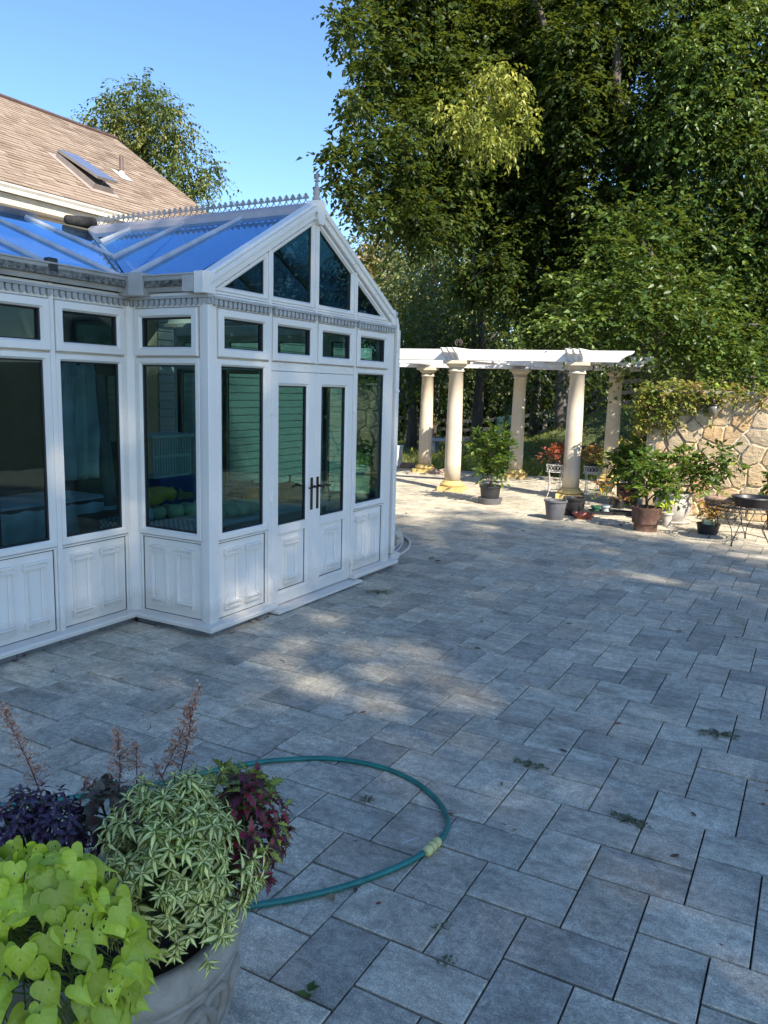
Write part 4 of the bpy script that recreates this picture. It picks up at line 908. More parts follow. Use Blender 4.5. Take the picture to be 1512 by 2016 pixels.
# bucket, black pot on tray, saucer
b = empty('bucket', G(1092, 1022), 0, 'grey plastic bucket in front of the left foot of the tall front column', 'bucket')
pot_obj('bucket_body', [(.001, 0), (.125, 0), (.165, .27), (.178, .27), (.178, .295), (.162, .295), (.118, .02), (.001, .02)], GRYP, b); m = MB(); m.tube([(-.17 * cos(a), -.02 + .02 * sin(a), .28 + .20 * sin(a) * .9) for a in np.linspace(0, pi, 12)], .004, 6); m.obj('handle', simple('wire_grey', (.25, .25, .25), .4, metal=.8), b)
p1 = pot('plant_pot', 'black nursery pot on a wide black tray at the foot of the tall front column', G(1130, 1012), .14, .17, .24, BLK); pot_obj('tray', [(.001, -.0), (.22, 0), (.25, .06), (.24, .06), (.001, .02)], BLK, p1)
p1.children[0].location.z = .03
m = MB(); m.tube([(0, 0, .25), (.05, .02, .4), (.16, .02, .5)], [.006, .005, .003], 6); m.tube([(0, 0, .25), (.1, .0, .38), (.24, .02, .42)], [.006, .005, .003], 6); m.obj('stem', TWIG, p1); bush(p1, [(.14, .02, .46, .10, .08, .06)], 200, LF_DARK, k=4, tl=.06, L=.05, Wd=.02)
TERR = simple('terracotta', (.30, .09, .055), .7, .25, 14)
s_ = empty('terracotta_saucer', G(1148, 1020), 0, 'shallow terracotta saucer on the pavers beside the bucket', 'saucer'); pot_obj('dish', [(.001, 0), (.13, 0), (.16, .06), (.17, .065), (.165, .075), (.15, .065), (.12, .015), (.001, .012)], TERR, s_)
# wire plant stands
WIRE = simple('white_wire', (.62, .60, .56), .5, .15)
def stand(label, loc, h, mat):
    t = empty('plant_stand', loc, .4, label, 'plant stand')
    for k in range(4):
        a = pi / 4 + k * pi / 2; c, s = cos(a), sin(a); m = MB()
        m.tube([(c * r, s * r, z) for r, z in ((.20, .01), (.15, .10), (.13, h * .5), (.15, h * .85), (.17, h), (.14, h + .02))], .007, 6); m.obj('leg', mat, t, smooth=True)
    m = MB()
    for z, r in ((h, .17), (h + .02, .15), (h + .13, .165), (h * .25, .14)): m.tube([(r * cos(a), r * sin(a), z) for a in np.linspace(0, 2 * pi, 17)], .006, 5)
    for k in range(16):
        a = k * pi / 8
        for s in (1, -1): m.tube([(.15 * cos(a), .15 * sin(a), h + .02), (.165 * cos(a + s * .4), .165 * sin(a + s * .4), h + .13)], .0035, 4)
    for k in range(6):
        a = k * pi / 3; m.tube([(.14 * cos(a) + .04 * cos(b) * cos(a), .14 * sin(a) + .04 * cos(b) * sin(a), h * .25 + .04 + .04 * sin(b)) for b in np.linspace(0, 2 * pi, 9)], .004, 4)
    m.obj('basket', mat, t); return t
stand('white wire plant stand left of the tall front column holding a red plant', G(1090, 978), .47, WIRE); stand('white wire plant stand right of the tall front column holding an orange plant', G(1163, 982), .47, WIRE)
def leafpot(label, loc, mat, lobes, r=.11, h=.13, pm=BLK, per=1300, **kw):
    t = pot('potted_plant', label, loc, r * .8, r, h, pm, 'potted plant'); bush(t, lobes, per, mat, [([(0, 0, h - .03), (.01, 0, lobes[0][2])], .01)], **{**dict(k=5, tl=.09, L=.07, Wd=.035, down=-.2, droop=.1, shell=.2), **kw}); return t
leafpot('red leaved plant in the left wire stand', G(1090, 978) + Vector((0, 0, .50)), LF_RED, [(0, 0, .30, .16, .14, .14), (-.16, 0, .26, .12, .1, .10), (.14, 0, .24, .12, .1, .10), (0, 0, .42, .10, .1, .08)])
leafpot('orange leaved plant in a black pot in the right wire stand', G(1163, 982) + Vector((0, 0, .50)), LF_ORG, [(0, 0, .28, .20, .18, .14), (0, 0, .36, .15, .15, .10)])
# row of small pots and trays
def tray(label, loc, rz, w=.19, d=.11, h=.06):
    t = empty('tray', loc, rz, label, 'tray'); m = MB(); m.box(-w, w, -d, d, 0, .008)
    for a in ((-w, w, -d, -d + .006), (-w, w, d - .006, d), (-w, -w + .006, -d, d), (w - .006, w, -d, d)): m.box(*a, .008, h)
    m.box(-w - .012, w + .012, -d - .012, -d, h - .006, h); m.obj('tray_body', BLK, t)
tray('black plastic tray under a green pot and a clear pot', G(1183, 1012), .25); tray('empty black plastic tray left of the big clay pot', G(1232, 1014), .3)
gp = pot('small_pot', 'small dark green pot in the black tray', G(1172, 1010, .01), .05, .065, .12, simple('green_plastic', (.02, .09, .05), .4)); bush(gp, [(0, 0, .22, .05, .05, .10)], 900, LF_LIME, k=4, tl=.1, L=.09, Wd=.012, down=-1, droop=-.5, shell=.1)
gp = pot('small_pot', 'small translucent pot with upright leaves in the black tray', G(1192, 1010, .01), .06, .075, .13, simple('clear_plastic', (.45, .50, .48), .2, .1)); bush(gp, [(.01, 0, .30, .06, .05, .14)], 700, LF_LIME, k=4, tl=.12, L=.12, Wd=.02, down=-1, droop=-.6, shell=.1)
leafpot('small black pot with pinkish leaves and a red flower behind the trays', G(1218, 1000), LF_ORG, [(0, 0, .22, .15, .12, .08), (-.3, 0, .35, .10, .1, .10)], .11, .17)
# citrus bushes
def citrus(t, lobes, stems, per=850, mat=None): bush(t, lobes, per, mat or LF_CIT, stems, k=6, tl=.15, L=.105, Wd=.05, down=-.15, droop=.1, shell=.15)
def m_clay():
    t = NT('weathered_clay'); p = t.pos(); a = t.noise(6, p, 6, .7); t.col(t.ramp(a, [(.3, (.07, .04, .03)), (.55, (.17, .09, .06)), (.75, (.30, .22, .17))])); t.rough(.9); t.bump(a, .5, .01); return t.m
CLAY = m_clay()
t = empty('clay_pot', G(1270, 1044), 0, 'large weathered clay pot with a flared band holding a dark citrus bush', 'potted plant')
pot_obj('pot_body', [(.001, 0), (.155, 0), (.165, .10), (.168, .105), (.19, .11), (.205, .30), (.212, .31), (.212, .34), (.19, .34), (.185, .31), (.001, .30)], CLAY, t); soil(t, .18, .305)
citrus(t, [(0, 0, .60, .22, .2, .13), (-.10, .05, .78, .26, .22, .15), (.18, 0, .72, .22, .2, .13), (-.05, 0, .96, .18, .18, .13), (.32, 0, .60, .14, .14, .10)], [([(0, 0, .3), (-.01, 0, .45), (-.03, 0, .7)], .026), ([(0, 0, .42), (.15, 0, .6), (.3, 0, .65)], .012), ([(0, 0, .42), (-.15, .02, .65), (-.2, 0, .85)], .012)])
t = empty('large_urn_pot', G(1322, 1028), 0, 'large pale stone pot beside the wall holding the widest citrus bush', 'potted plant')
PALEST = simple('pale_stained_stone', (.36, .33, .30), .9, .4, 9, bump=.6)
pot_obj('saucer', [(.001, 0), (.25, 0), (.28, .03), (.27, .04), (.001, .03)], PALEST, t); pot_obj('pot_body', [(.001, .03), (.17, .03), (.25, .14), (.27, .25), (.25, .36), (.24, .39), (.27, .43), (.27, .46), (.22, .46), (.20, .42), (.001, .41)], PALEST, t); soil(t, .21, .425)
citrus(t, [(-.05, 0, .80, .26, .22, .16), (.25, 0, .78, .26, .2, .16), (.50, .05, .86, .22, .2, .13), (.62, .0, 1.08, .12, .12, .13), (.74, .05, .92, .15, .15, .10), (.44, 0, .62, .2, .15, .10), (.10, 0, 1.0, .18, .18, .12), (-.30, .1, .9, .2, .2, .13)], [([(0, 0, .4), (.05, 0, .6), (.3, 0, .75), (.65, 0, .95)], .018), ([(0, 0, .4), (-.1, 0, .7), (-.3, 0, .9)], .014), ([(.05, 0, .55), (.3, 0, .6), (.5, 0, .65)], .012)], 1000)
t = pot('potted_plant', 'bright yellow green potted plant leaning in front of the pale stone pot', G(1318, 1030) + Vector((-.0, -.28, .0)), .06, .08, .20, PALEST, 'potted plant'); bush(t, [(.02, 0, .42, .16, .12, .10), (-.1, 0, .38, .1, .1, .06)], 600, LF_LIME, k=5, tl=.1, L=.08, Wd=.045, down=0, shell=.2)
t = pot('potted_plant', 'darkest and fullest citrus bush, in a low pot against the last column', G(1236, 993), .15, .18, .25, CLAY, 'potted plant')
citrus(t, [(0, 0, .80, .28, .22, .18), (-.22, 0, .70, .22, .2, .15), (.22, 0, .74, .25, .2, .16), (.05, 0, 1.0, .2, .2, .15), (-.1, 0, .52, .18, .16, .10)], [([(0, 0, .2), (0, 0, .5), (.05, 0, .8)], .02)], 1200)
t = pot('potted_plant', 'golden leaved shrub rising beside the left end of the stone wall', Vector((-2.98, 14.6, 0)), .18, .2, .3, CLAY, 'potted plant'); bush(t, [(0, 0, .78, .24, .22, .25), (.02, 0, 1.02, .18, .18, .18)], 420, LF_GOLD, [([(0, 0, .25), (0, 0, .8)], .012)], k=5, tl=.14, L=.12, Wd=.03, down=-.4, droop=.3, shell=.2)
t = pot('potted_plant', 'light green feathery plant behind the orange plant', G(1192, 968), .12, .14, .2, BLK, 'potted plant'); bush(t, [(0, 0, .6, .16, .16, .28), (-.2, 0, .5, .12, .12, .2)], 420, LF_LIME, [([(0, 0, .2), (0, 0, .6)], .008)], k=6, tl=.16, L=.06, Wd=.02, down=-1, droop=-.1, shell=.1)
t = pot('potted_plant', 'glossy green shrub behind the iron table by the stone wall', Vector((-.42, 12.75, 0)), .15, .18, .28, CLAY, 'potted plant'); bush(t, [(0, 0, .62, .26, .22, .18), (.1, 0, .84, .2, .2, .14), (-.14, 0, .72, .16, .14, .12)], 1000, LF_CIT, [([(0, 0, .25), (0, 0, .7)], .014)], k=6, tl=.14, L=.10, Wd=.045, down=-.2, shell=.15)
t = empty('potted_plant', G(1393, 1050), .3, 'small golden plant in a pale green box pot standing in a round black bowl', 'potted plant')
pot_obj('bowl', [(.001, 0), (.13, 0), (.155, .13), (.165, .135), (.16, .145), (.145, .13), (.12, .02), (.001, .02)], BLK, t); m = MB(); m.box(-.075, .075, -.075, .075, .05, .20); m.obj('box_pot', simple('pale_green_pot', (.42, .50, .32), .5, .1), t, bev=.008)
bush(t, [(0, 0, .30, .18, .16, .10), (0, 0, .38, .14, .12, .08)], 1500, LF_ORG, k=5, tl=.08, L=.05, Wd=.03, down=0, shell=.2); bush(t, [(0, 0, .32, .18, .16, .10)], 1400, LF_GOLD, k=5, tl=.08, L=.05, Wd=.03, down=0, shell=.2)
# wrought iron table with pan and log
IRON = simple('black_iron', (.02, .02, .022), .5, .3, metal=.4)
tb = empty('iron_table', (-.83, 11.33, 0), RAD(-8), 'black wrought iron wire table beside the stone wall', 'table')
TH = .50
for k in range(4):
    a = RAD(-90) + k * pi / 2; c, s = cos(a), sin(a); m = MB()
    for o_ in (-.035, .035):
        q = (-s * o_, c * o_); m.tube([(c * r + q[0] * w, s * r + q[1] * w, z) for r, z, w in ((.38, .015, .1), (.335, .10, .3), (.28, .20, 1), (.32, .33, 2.4), (.40, .42, 2.8), (.42, TH - .01, 1.6))], .006, 6)
    m.tube([(c * .38, s * .38, .0), (c * .38, s * .38, .014)], .016, 8)
    m.tube([(c * .30 + .05 * cos(b) * c, s * .30 + .05 * cos(b) * s, .36 + .05 * sin(b)) for b in np.linspace(0, 5.5, 12)], .005, 5); m.obj('leg', IRON, tb, smooth=True)
m = MB()
for z, r in ((TH, .45), (TH - .045, .44), (TH, .36)): m.tube([(r * cos(a), r * sin(a), z) for a in np.linspace(0, 2 * pi, 41)], .007, 6)
for k in range(36):
    a = k * pi / 18; m.tube([(.45 * cos(a), .45 * sin(a), TH), (.44 * cos(a + .1), .44 * sin(a + .1), TH - .045)], .0035, 4)
m.obj('table_apron', IRON, tb); m = MB()
for k in range(-7, 8):
    x = k * .055; r = sqrt(max(0, .44 ** 2 - x * x)); m.tube([(x, -r, TH), (x, r, TH)], .003, 4); m.tube([(-r, x, TH + .003), (r, x, TH + .003)], .003, 4)
m.obj('table_mesh', IRON, tb); m = MB()
for k in (0, 1): a = RAD(-90) + k * pi / 2; m.tube([(cos(a) * .34, sin(a) * .34, .10), (0, 0, .14), (-cos(a) * .34, -sin(a) * .34, .10)], .005, 5)
m.obj('stretcher', IRON, tb)
pn = empty('black_pan', (-.70, 11.25, TH + .008), 0, 'wide shallow black pan on the iron table', 'pan'); pot_obj('pan_body', [(.001, 0), (.20, 0), (.245, .10), (.265, .115), (.26, .13), (.235, .12), (.19, .015), (.001, .012)], BLK, pn, 36)
m = MB(); m.tube([(-.30, 0, 0), (-.18, .01, .012), (0, .02, .005), (.2, .05, 0)], [.038, .034, .036, .03], 9); tag(m.obj('wood_log', simple('dry_wood', (.28, .19, .13), .9, .4, 20, bump=.7), smooth=True, loc=(-1.0, 11.36, TH + .045)), 'short weathered log lying on the left edge of the iron table', 'log')
# far planter, slab bench, stones
t = empty('white_planter', G(768, 921), 0, 'white square planter at the far left corner of the patio', 'planter'); m = MB(); m.prism([(-.19, 0), (.19, 0), (.24, .55), (-.24, .55)], lambda u, z, n: Vector((u, n, z)), -.22, .22); m.obj('planter_body', PWHITE, t, bev=.01)
t = empty('slab_bench', (-9.75, 21.6, 0), .15, 'low pale stone slab bench standing in the grass', 'bench'); m = MB(); m.box(-.62, .62, -.25, .25, .38, .46); SLB = simple('pale_slab', (.42, .44, .48), .8, .2, 5); m.obj('seat', SLB, t, bev=.012)
for s in (-.4, .4): m = MB(); m.box(s - .08, s + .08, -.2, .2, -.1, .379); m.obj('leg', SLB, t)
def rock(label, x, y, r, col, sq=.55):
    bm = bmesh.new(); bmesh.ops.create_icosphere(bm, subdivisions=3, radius=r); s = rng.random(3) * 9
    for v in bm.verts: c = v.co / r; v.co *= 1 + .22 * sin(c.x * 3 + s[0]) * cos(c.y * 3 + s[1]) + .12 * sin(c.z * 6 + s[2]); v.co.z *= sq
    me = bpy.data.meshes.new('rock'); bm.to_mesh(me); bm.free(); me.materials.append(col); o = link('rock', me, None, (x, y, float(hgt(x, y)) + r * sq * .1)); return tag(o, label, 'rock')
PINK = simple('pink_stone', (.34, .24, .19), .9, .3, 8, bump=.5)
rock('pinkish rock behind the potted shrub at the lawn edge', *G(985, 905).to_2d(), .34, PINK); rock('small pale rock between the two left columns', *G(872, 932).to_2d(), .26, PINK, .7); rock('flat brown rock beside the white planter', *G(800, 920).to_2d(), .40, simple('brown_stone', (.2, .14, .10), .9, .3, 8, bump=.5), .35)
# ---------------------------------------------------------------- rail fence beyond the lawn
FW = simple('weathered_fence', (.05, .046, .043), .9, .45, 10, bump=.5, c2=(.17, .16, .15))
fen = empty('rail_fence', (-14, 33, 0), 0, 'dark weathered three rail fence running across behind the lawn', 'fence'); FO = Vector((-14, 33, 0))
fx = [(-27.5, 37.5), (-24.8, 36.9), (-22.1, 36.2), (-19.6, 35.4), (-17.2, 34.7), (-14.9, 34.1), (-12.7, 33.6), (-10.4, 33.1), (-8.9, 32.1), (-7.0, 31.0), (-5.0, 30.2), (-3.0, 29.6), (-1, 29.2)]
fp = [Vector((x, y, float(hgt(x, y)))) for x, y in fx]; FHT = 1.12
for i, q in enumerate(fp):
    m = MB(); m.box(-.075, .075, -.075, .075, -.4, FHT + .06, Matrix.Translation(q - FO)); m.obj('post', FW, fen, bev=.01)
    if i:
        a = fp[i - 1]
        for z in (FHT - .02, FHT - .42, FHT - .80):
            d = (q - a); n = Vector((-d.y, d.x, 0)).normalized() * .10; m = MB(); L = a - FO - n + Vector((0, 0, z)); R_ = q - FO - n + Vector((0, 0, z)); w = n.normalized() * .022; u = Vector((0, 0, .075))
            m.add([L - w - u, R_ - w - u, R_ + w - u, L + w - u, L - w + u, R_ - w + u, R_ + w + u, L + w + u], [(0, 1, 2, 3), (4, 5, 6, 7), (0, 1, 5, 4), (1, 2, 6, 5), (2, 3, 7, 6), (3, 0, 4, 7)]); m.obj('rail', FW, fen)
a, b = fp[6], fp[7]
def tw(u, v):
    p = a.lerp(b, -.05 + .62 * u); q = p + Vector((.03, -.16, FHT + .10)); q.z -= 1.15 * v; q.y -= .06 * sin(u * 16) * (.4 + v); q.x += .18 * (u - .5) * v * .4; return q
sheet('hanging_cloth', 'dark green cloth hanging over the rail fence behind the potted shrub', 'cloth', tw, 30, 10, simple('dark_green_cloth', (.012, .045, .045), .9, .3, 6))
# ---------------------------------------------------------------- hoses
def curve_pts(pts, n=8, z=.014):
    P = [Vector(p) for p in pts]; out = []
    for i in range(len(P) - 1):
        p0, p1, p2, p3 = P[max(i - 1, 0)], P[i], P[i + 1], P[min(i + 2, len(P) - 1)]
        for k in range(n):
            t = k / n; out.append(.5 * ((2 * p1) + (p2 - p0) * t + (2 * p0 - 5 * p1 + 4 * p2 - p3) * t * t + (3 * p1 - p0 - 3 * p2 + p3) * t ** 3))
    out.append(P[-1]); return [Vector((p.x, p.y, p.z + z)) for p in out]
HOSE = simple('green_hose', (.008, .13, .11), .38, .25, 8, c2=(.012, .19, .16))
hp = [(-60, 1598), (0, 1591), (90, 1582), (180, 1570), (270, 1556), (350, 1540), (420, 1522), (490, 1508), (560, 1500), (650, 1498), (740, 1512), (812, 1541), (862, 1582), (881, 1620), (874, 1648), (852, 1671), (800, 1704), (700, 1744), (600, 1771), (500, 1789), (420, 1803), (340, 1818)]
hs = empty('garden_hose', G(650, 1498), 0, 'green garden hose looped on the pavers beside the stone planter', 'hose'); O = G(650, 1498)
m = MB(); m.tube([p - O for p in curve_pts([G(*q) for q in hp], 8, .0125)], .0125, 12); m.obj('hose', HOSE, hs, smooth=True)
a = G(864, 1656, .0125) - O; b = G(838, 1681, .0125) - O; d = (b - a).normalized(); YC = simple('pale_yellow_plastic', (.62, .56, .22), .4, .1)
m = MB(); m.tube([a.lerp(b, t) + Vector((0, 0, .004)) for t in (0, .08, .1, .25, .27, .45, .47, .55, .57, .75, .77, .92, 1)], [.014, .018, .021, .021, .018, .018, .022, .022, .018, .018, .021, .021, .015], 10); m.obj('connector', YC, hs, auto=True)
m = MB(); m.tube([a.lerp(b, .36) + Vector((0, 0, .004)), a.lerp(b, .38) + Vector((0, 0, .004))], .0185, 10); m.tube([a.lerp(b, .64) + Vector((0, 0, .004)), a.lerp(b, .66) + Vector((0, 0, .004))], .0185, 10); m.obj('connector_ring', RUBBER, hs)
PH = simple('pale_hose', (.50, .50, .47), .45, .15, 6)
ph = empty('pale_hose', G(790, 1080), 0, 'coil of pale grey hose around the foot of the far corner downpipe', 'hose'); O = G(790, 1080)
for q in ([(745, 1098), (762, 1092), (780, 1080), (791, 1068), (792, 1059), (782, 1050), (768, 1046)], [(760, 1103), (776, 1100), (794, 1091), (806, 1079), (806, 1069), (797, 1060), (787, 1054), (770, 1050)], [(768, 1098), (778, 1090), (787, 1081), (792, 1070)]):
    m = MB(); m.tube([p - O for p in curve_pts([G(*w) for w in q], 6, .02)], .017, 9); m.obj('hose', PH, ph, smooth=True)
t = empty('junction_box', G(773, 1074), .2, 'pale box at the foot of the far corner downpipe', 'box'); m = MB(); m.box(-.10, .10, -.10, .10, .0, .11); m.prism([(-.11, .11), (.11, .11), (.06, .2), (-.06, .2)], lambda u, z, n: Vector((u, n, z)), -.10, .10); m.obj('box_body', simple('cream_plastic', (.50, .46, .36), .5, .15), t, bev=.01)
# ---------------------------------------------------------------- small weeds, dead leaves, twigs
LF_WEED = L_('leaf_weed', (.09, .11, .06), (.15, .18, .10), (.20, .15, .11))
def weed(label, u, v, rx, ry, n, rz=.5, L=.013):
    rx *= .68; ry *= .62; n = int(n * .7)
    c = G(u, v); th = rng.random(n) * 2 * pi; r = rng.random(n) ** .8; br = np.round(th / (2 * pi) * 7) / 7 * 2 * pi + rng.normal(0, .12, n)
    x = r * np.cos(br) * rx; y = r * np.sin(br) * ry; x, y = x * cos(rz) - y * sin(rz), x * sin(rz) + y * cos(rz)
    P = np.stack([x, y, rng.random(n) * .012 + .002], -1); D = np.stack([np.cos(th), np.sin(th), rng.random(n) * .4], -1)
    o = link('weed', leaf_mesh('weed', P, D, np.array([0, 0, 1.]) + rng.normal(0, .3, (n, 3)), L, L * .55, rng.random(n), LF_WEED), None, c); return tag(o, label, 'weed')
weed('largest mat of weed between the pavers at the right edge', 1415, 1448, .17, .085, 620, .3); weed('flat weed spreading in a paver joint near the middle', 1045, 1508, .14, .05, 360, .0); weed('flat weed in the joint right of the hose loop', 1240, 1617, .15, .05, 380, -.2)
weed('tiny weed sprouting inside the hose loop', 722, 1577, .045, .035, 90); weed('thin dry weed low in the joint near the bottom', 880, 1893, .05, .03, 60); weed('weed tuft on the pavers in front of the door sill end', 748, 1167, .20, .08, 200, .6, .022); weed('small weed in the joint below the hose', 870, 1828, .05, .03, 45)
c = G(606, 1960); o = link('seedling', leaf_mesh('seedling', np.array([[0, 0, .012], [.01, -.01, .01], [0, .005, .014], [.005, 0, .01]]), np.array([[.2, 1, .2], [-.9, -.2, .25], [1., .3, .4], [.1, -1, .1]]), np.array([[0, 0, 1.]] * 4), [.045, .05, .04, .035], [.03, .03, .028, .02], np.array([.5, .6, .4, .5]), LF_MID, fold=.12), None, c, .3); tag(o, 'broad leaved green seedling at the bottom edge beside the planter', 'seedling')
DL = [simple('dead_leaf_%s' % n, c, .85, .35, 30) for n, c in (('brown', (.11, .06, .035)), ('red', (.22, .05, .03)), ('tan', (.26, .19, .10)))]
dm = []
for k in range(3):
    m = MB(); n = 7; vs = []
    for i in range(n):
        t_ = i / (n - 1); w = .5 * sin(pi * (t_ * .9 + .05)) ** .8
        for s in (-1, 0, 1): vs.append((t_ - .5, s * w * .55, .12 * abs(s) * (1 + .5 * k) * w + .14 * (t_ - .5) ** 2 * (k + .5) + .02 * sin(i * 3 + s)))
    m.add(vs, [(i * 3 + j, i * 3 + j + 1, i * 3 + j + 4, i * 3 + j + 3) for i in range(n - 1) for j in range(2)]); dm.append(m.mesh('fallen_leaf', DL[k], True, False))
dl = [(650, 1767, 2, .055), (745, 1778, 1, .022), (700, 1752, 0, .03), (940, 1276, 0, .05), (1337, 1244, 2, .06), (862, 1104, 0, .08), (1030, 1045, 1, .07), (1222, 1034, 1, .10), (1120, 1228, 2, .05), (948, 1224, 2, .05), (1450, 1255, 0, .04), (560, 1178, 0, .05), (575, 1172, 1, .05), (600, 1166, 0, .05), (622, 1158, 1, .05), (640, 1150, 0, .06), (660, 1143, 0, .05), (548, 1192, 1, .06), (700, 1150, 1, .07), (712, 1140, 0, .06), (720, 1133, 2, .05), (640, 1140, 0, .05), (455, 1246, 2, .06), (490, 1224, 2, .06), (265, 1222, 1, .05), (250, 1222, 1, .05), (240, 1218, 1, .05), (45, 1290, 1, .06), (30, 1300, 0, .05), (850, 1100, 2, .10), (800, 1010, 0, .07), (760, 1040, 0, .06)]
for k, (u, v, ty, s) in enumerate(dl):
    z = .04 if (u, v) in ((560, 1178), (575, 1172), (600, 1166)) else .004
    o = link('fallen_leaf', dm[ty], None, G(u, v, z), random.uniform(0, 6)); o.scale = (s, s, s); tag(o, 'curled dead leaf lying on the pavers', 'leaf', 'dead leaves scattered over the pavers')
for k in range(22):
    s = random.uniform(.03, .06); q = (G(500 + 9 * k + random.uniform(-5, 5), 1216 - 3.25 * k + random.uniform(2, 9), .004)); o = link('fallen_leaf', dm[k % 3], None, q, random.uniform(0, 6)); o.scale = (s, s * .7, s); tag(o, 'curled dead leaf lying on the pavers', 'leaf', 'dead leaves scattered over the pavers')
for k in range(60):
    x, y = random.uniform(-4, .3), random.uniform(2.2, 13)
    if not in_patio(x, y): continue
    s = random.uniform(.015, .05); o = link('fallen_leaf', dm[k % 3], None, (x, y, .004), random.uniform(0, 6)); o.scale = (s, s * random.uniform(.4, 1), s); tag(o, 'curled dead leaf lying on the pavers', 'leaf', 'dead leaves scattered over the pavers')
for k, (u, v) in enumerate(((290, 1438), (100, 1325), (680, 1408), (850, 1410), (330, 1395), (868, 1110), (560, 1305))):
    o = G(u, v, .004); m = MB(); a = random.uniform(0, 3); m.tube([(0, 0, 0), (.03 * cos(a), .03 * sin(a), .004), (.07 * cos(a + .4), .07 * sin(a + .4), .002)], .0022, 5); tag(m.obj('twig', TWIG, loc=o), 'thin dark twig lying on the pavers', 'twig', 'twigs on the pavers')
m = MB(); m.box(-.045, .045, -.002, .002, 0, .0015); o = m.obj('chalk_mark', simple('chalk', (.6, .6, .6), .9), loc=G(808, 1655, .001)); o.rotation_euler = (0, 0, RAD(62)); tag(o, 'thin white scratch mark on a paver inside the hose loop', 'mark')
# ---------------------------------------------------------------- stone planter in the foreground
def m_urn():
    t = NT('aged_urn_stone'); p = t.pos(); a = t.noise(5, p, 6, .7); b = t.noise(22, p, 5, .7)
    c = t.ramp(a, [(.3, (.20, .18, .145)), (.5, (.32, .295, .245)), (.72, (.44, .41, .345))]); c = t.mix(t.ramp(b, [(.5, (0, 0, 0)), (.8, (.5, .5, .5))]), c, (.10, .085, .06))
    t.col(c); t.rough(.85); t.bump(b, .5, .006); return t.m
URN = m_urn(); UC = Vector((-1.422, 1.263, 0)); UR = .310
urn = empty('stone_planter', UC, 0, 'large round stone planter with swirling relief and a thick rim in the foreground', 'planter')
prof = [(.001, 0), (.19, 0), (.20, .02), (.195, .05), (.225, .14), (.262, .28), (.285, .42), (.292, .50), (.296, .515), (.306, .525), (.311, .545), (.312, .575), (.306, .597), (.292, .604), (.276, .60), (.268, .585), (.262, .54), (.001, .53)]
m = MB(); m.lathe(prof, 72); m.obj('planter_body', URN, urn, smooth=True)
def br(z): return np.interp(z, [0, .05, .14, .28, .42, .50, .515], [.2, .195, .225, .262, .285, .292, .296])
m = MB()
for k in range(10):
    a0 = k * 2 * pi / 10
    for s in (0, 1):
        pts = []; rad_ = []
        for i in range(22):
            t = i / 21; sp = .062 * (1 - t * .75); an = t * 2.6 * pi + s * pi; z = .425 + sp * sin(an) * 1.15 + (.03 if s else -.03) * (1 - t); a = a0 + (sp * cos(an) + (.04 if s else -.04) * (1 - t)) / .285
            r = float(br(z)) + .001; pts.append((r * cos(a), r * sin(a), z)); rad_.append(.017 * (1 - .5 * t))
        m.tube(pts, rad_, 6)
for z in (.503, .335): m.tube([(float(br(z)) * cos(a), float(br(z)) * sin(a), z) for a in np.linspace(0, 2 * pi, 65)], .009, 6)
for k in range(30):
    a = k * 2 * pi / 30; m.tube([(float(br(z)) * cos(a + .10 * sin((z - .06) * 14)), float(br(z)) * sin(a + .10 * sin((z - .06) * 14)), z) for z in np.linspace(.06, .32, 8)], .006, 5)
m.obj('relief', URN, urn, smooth=True); soil(urn, .262, .545)
# leaves with a shape of their own
def shape_leaf(kind):
    if kind == 'heart':
        us = [(-.16, .26), (-.10, .40), (.05, .47), (.22, .44), (.39, .345), (.56, .235), (.73, .12), (.88, .04)]
        V = [(0, 0, 0)]; mid = [1.]; 
        for u, w in us: 
            for s, q in ((-1, 1), (-.5, .5), (.0, 0), (.5, .5), (1, 1)):
                V.append((max(u, .0) if q == 0 else u + (.0 if q == 1 else (0.02 if u < 0.1 else 0)), s * w, .09 * abs(s * w) ** 1.2 * 2 + .03 * sin(u * 9 + s * 4) * q - .42 * max(0, u - .25) ** 2 + .02 * sin(u * 14) * q)); mid.append(1 - q)
        V.append((1.12, 0, -.33)); mid.append(1.); F = []
        for r in range(len(us) - 1):
            for c in range(4): a = 1 + r * 5 + c; F.append((a, a + 1, a + 6, a + 5))
        a = 1 + (len(us) - 1) * 5
        for c in range(4): F.append((a + c, a + c + 1, len(V) - 1))
        return V, F, mid
    if kind == 'lance':
        us = [(.0, .02), (.15, .10), (.35, .155), (.55, .14), (.78, .07), (1., .005)]; V = []; mid = []
        for u, w in us:
            for s in (-1, 0, 1): V.append((u, s * w, .5 * abs(s) * w - .35 * u * u)); mid.append(1. if s == 0 else 0.)
        return V, [(r * 3 + c, r * 3 + c + 1, r * 3 + c + 4, r * 3 + c + 3) for r in range(5) for c in range(2)], mid
    if kind == 'jagged':
        us = [(.0, .02), (.12, .20), (.18, .10), (.32, .30), (.40, .15), (.55, .28), (.62, .12), (.75, .18), (.82, .07), (1., .005)]; V = []; mid = []
        for u, w in us:
            for s in (-1, 0, 1): V.append((u, s * w, .35 * abs(s) * w - .30 * u * u)); mid.append(1. if s == 0 else 0.)
        return V, [(r * 3 + c, r * 3 + c + 1, r * 3 + c + 4, r * 3 + c + 3) for r in range(9) for c in range(2)], mid
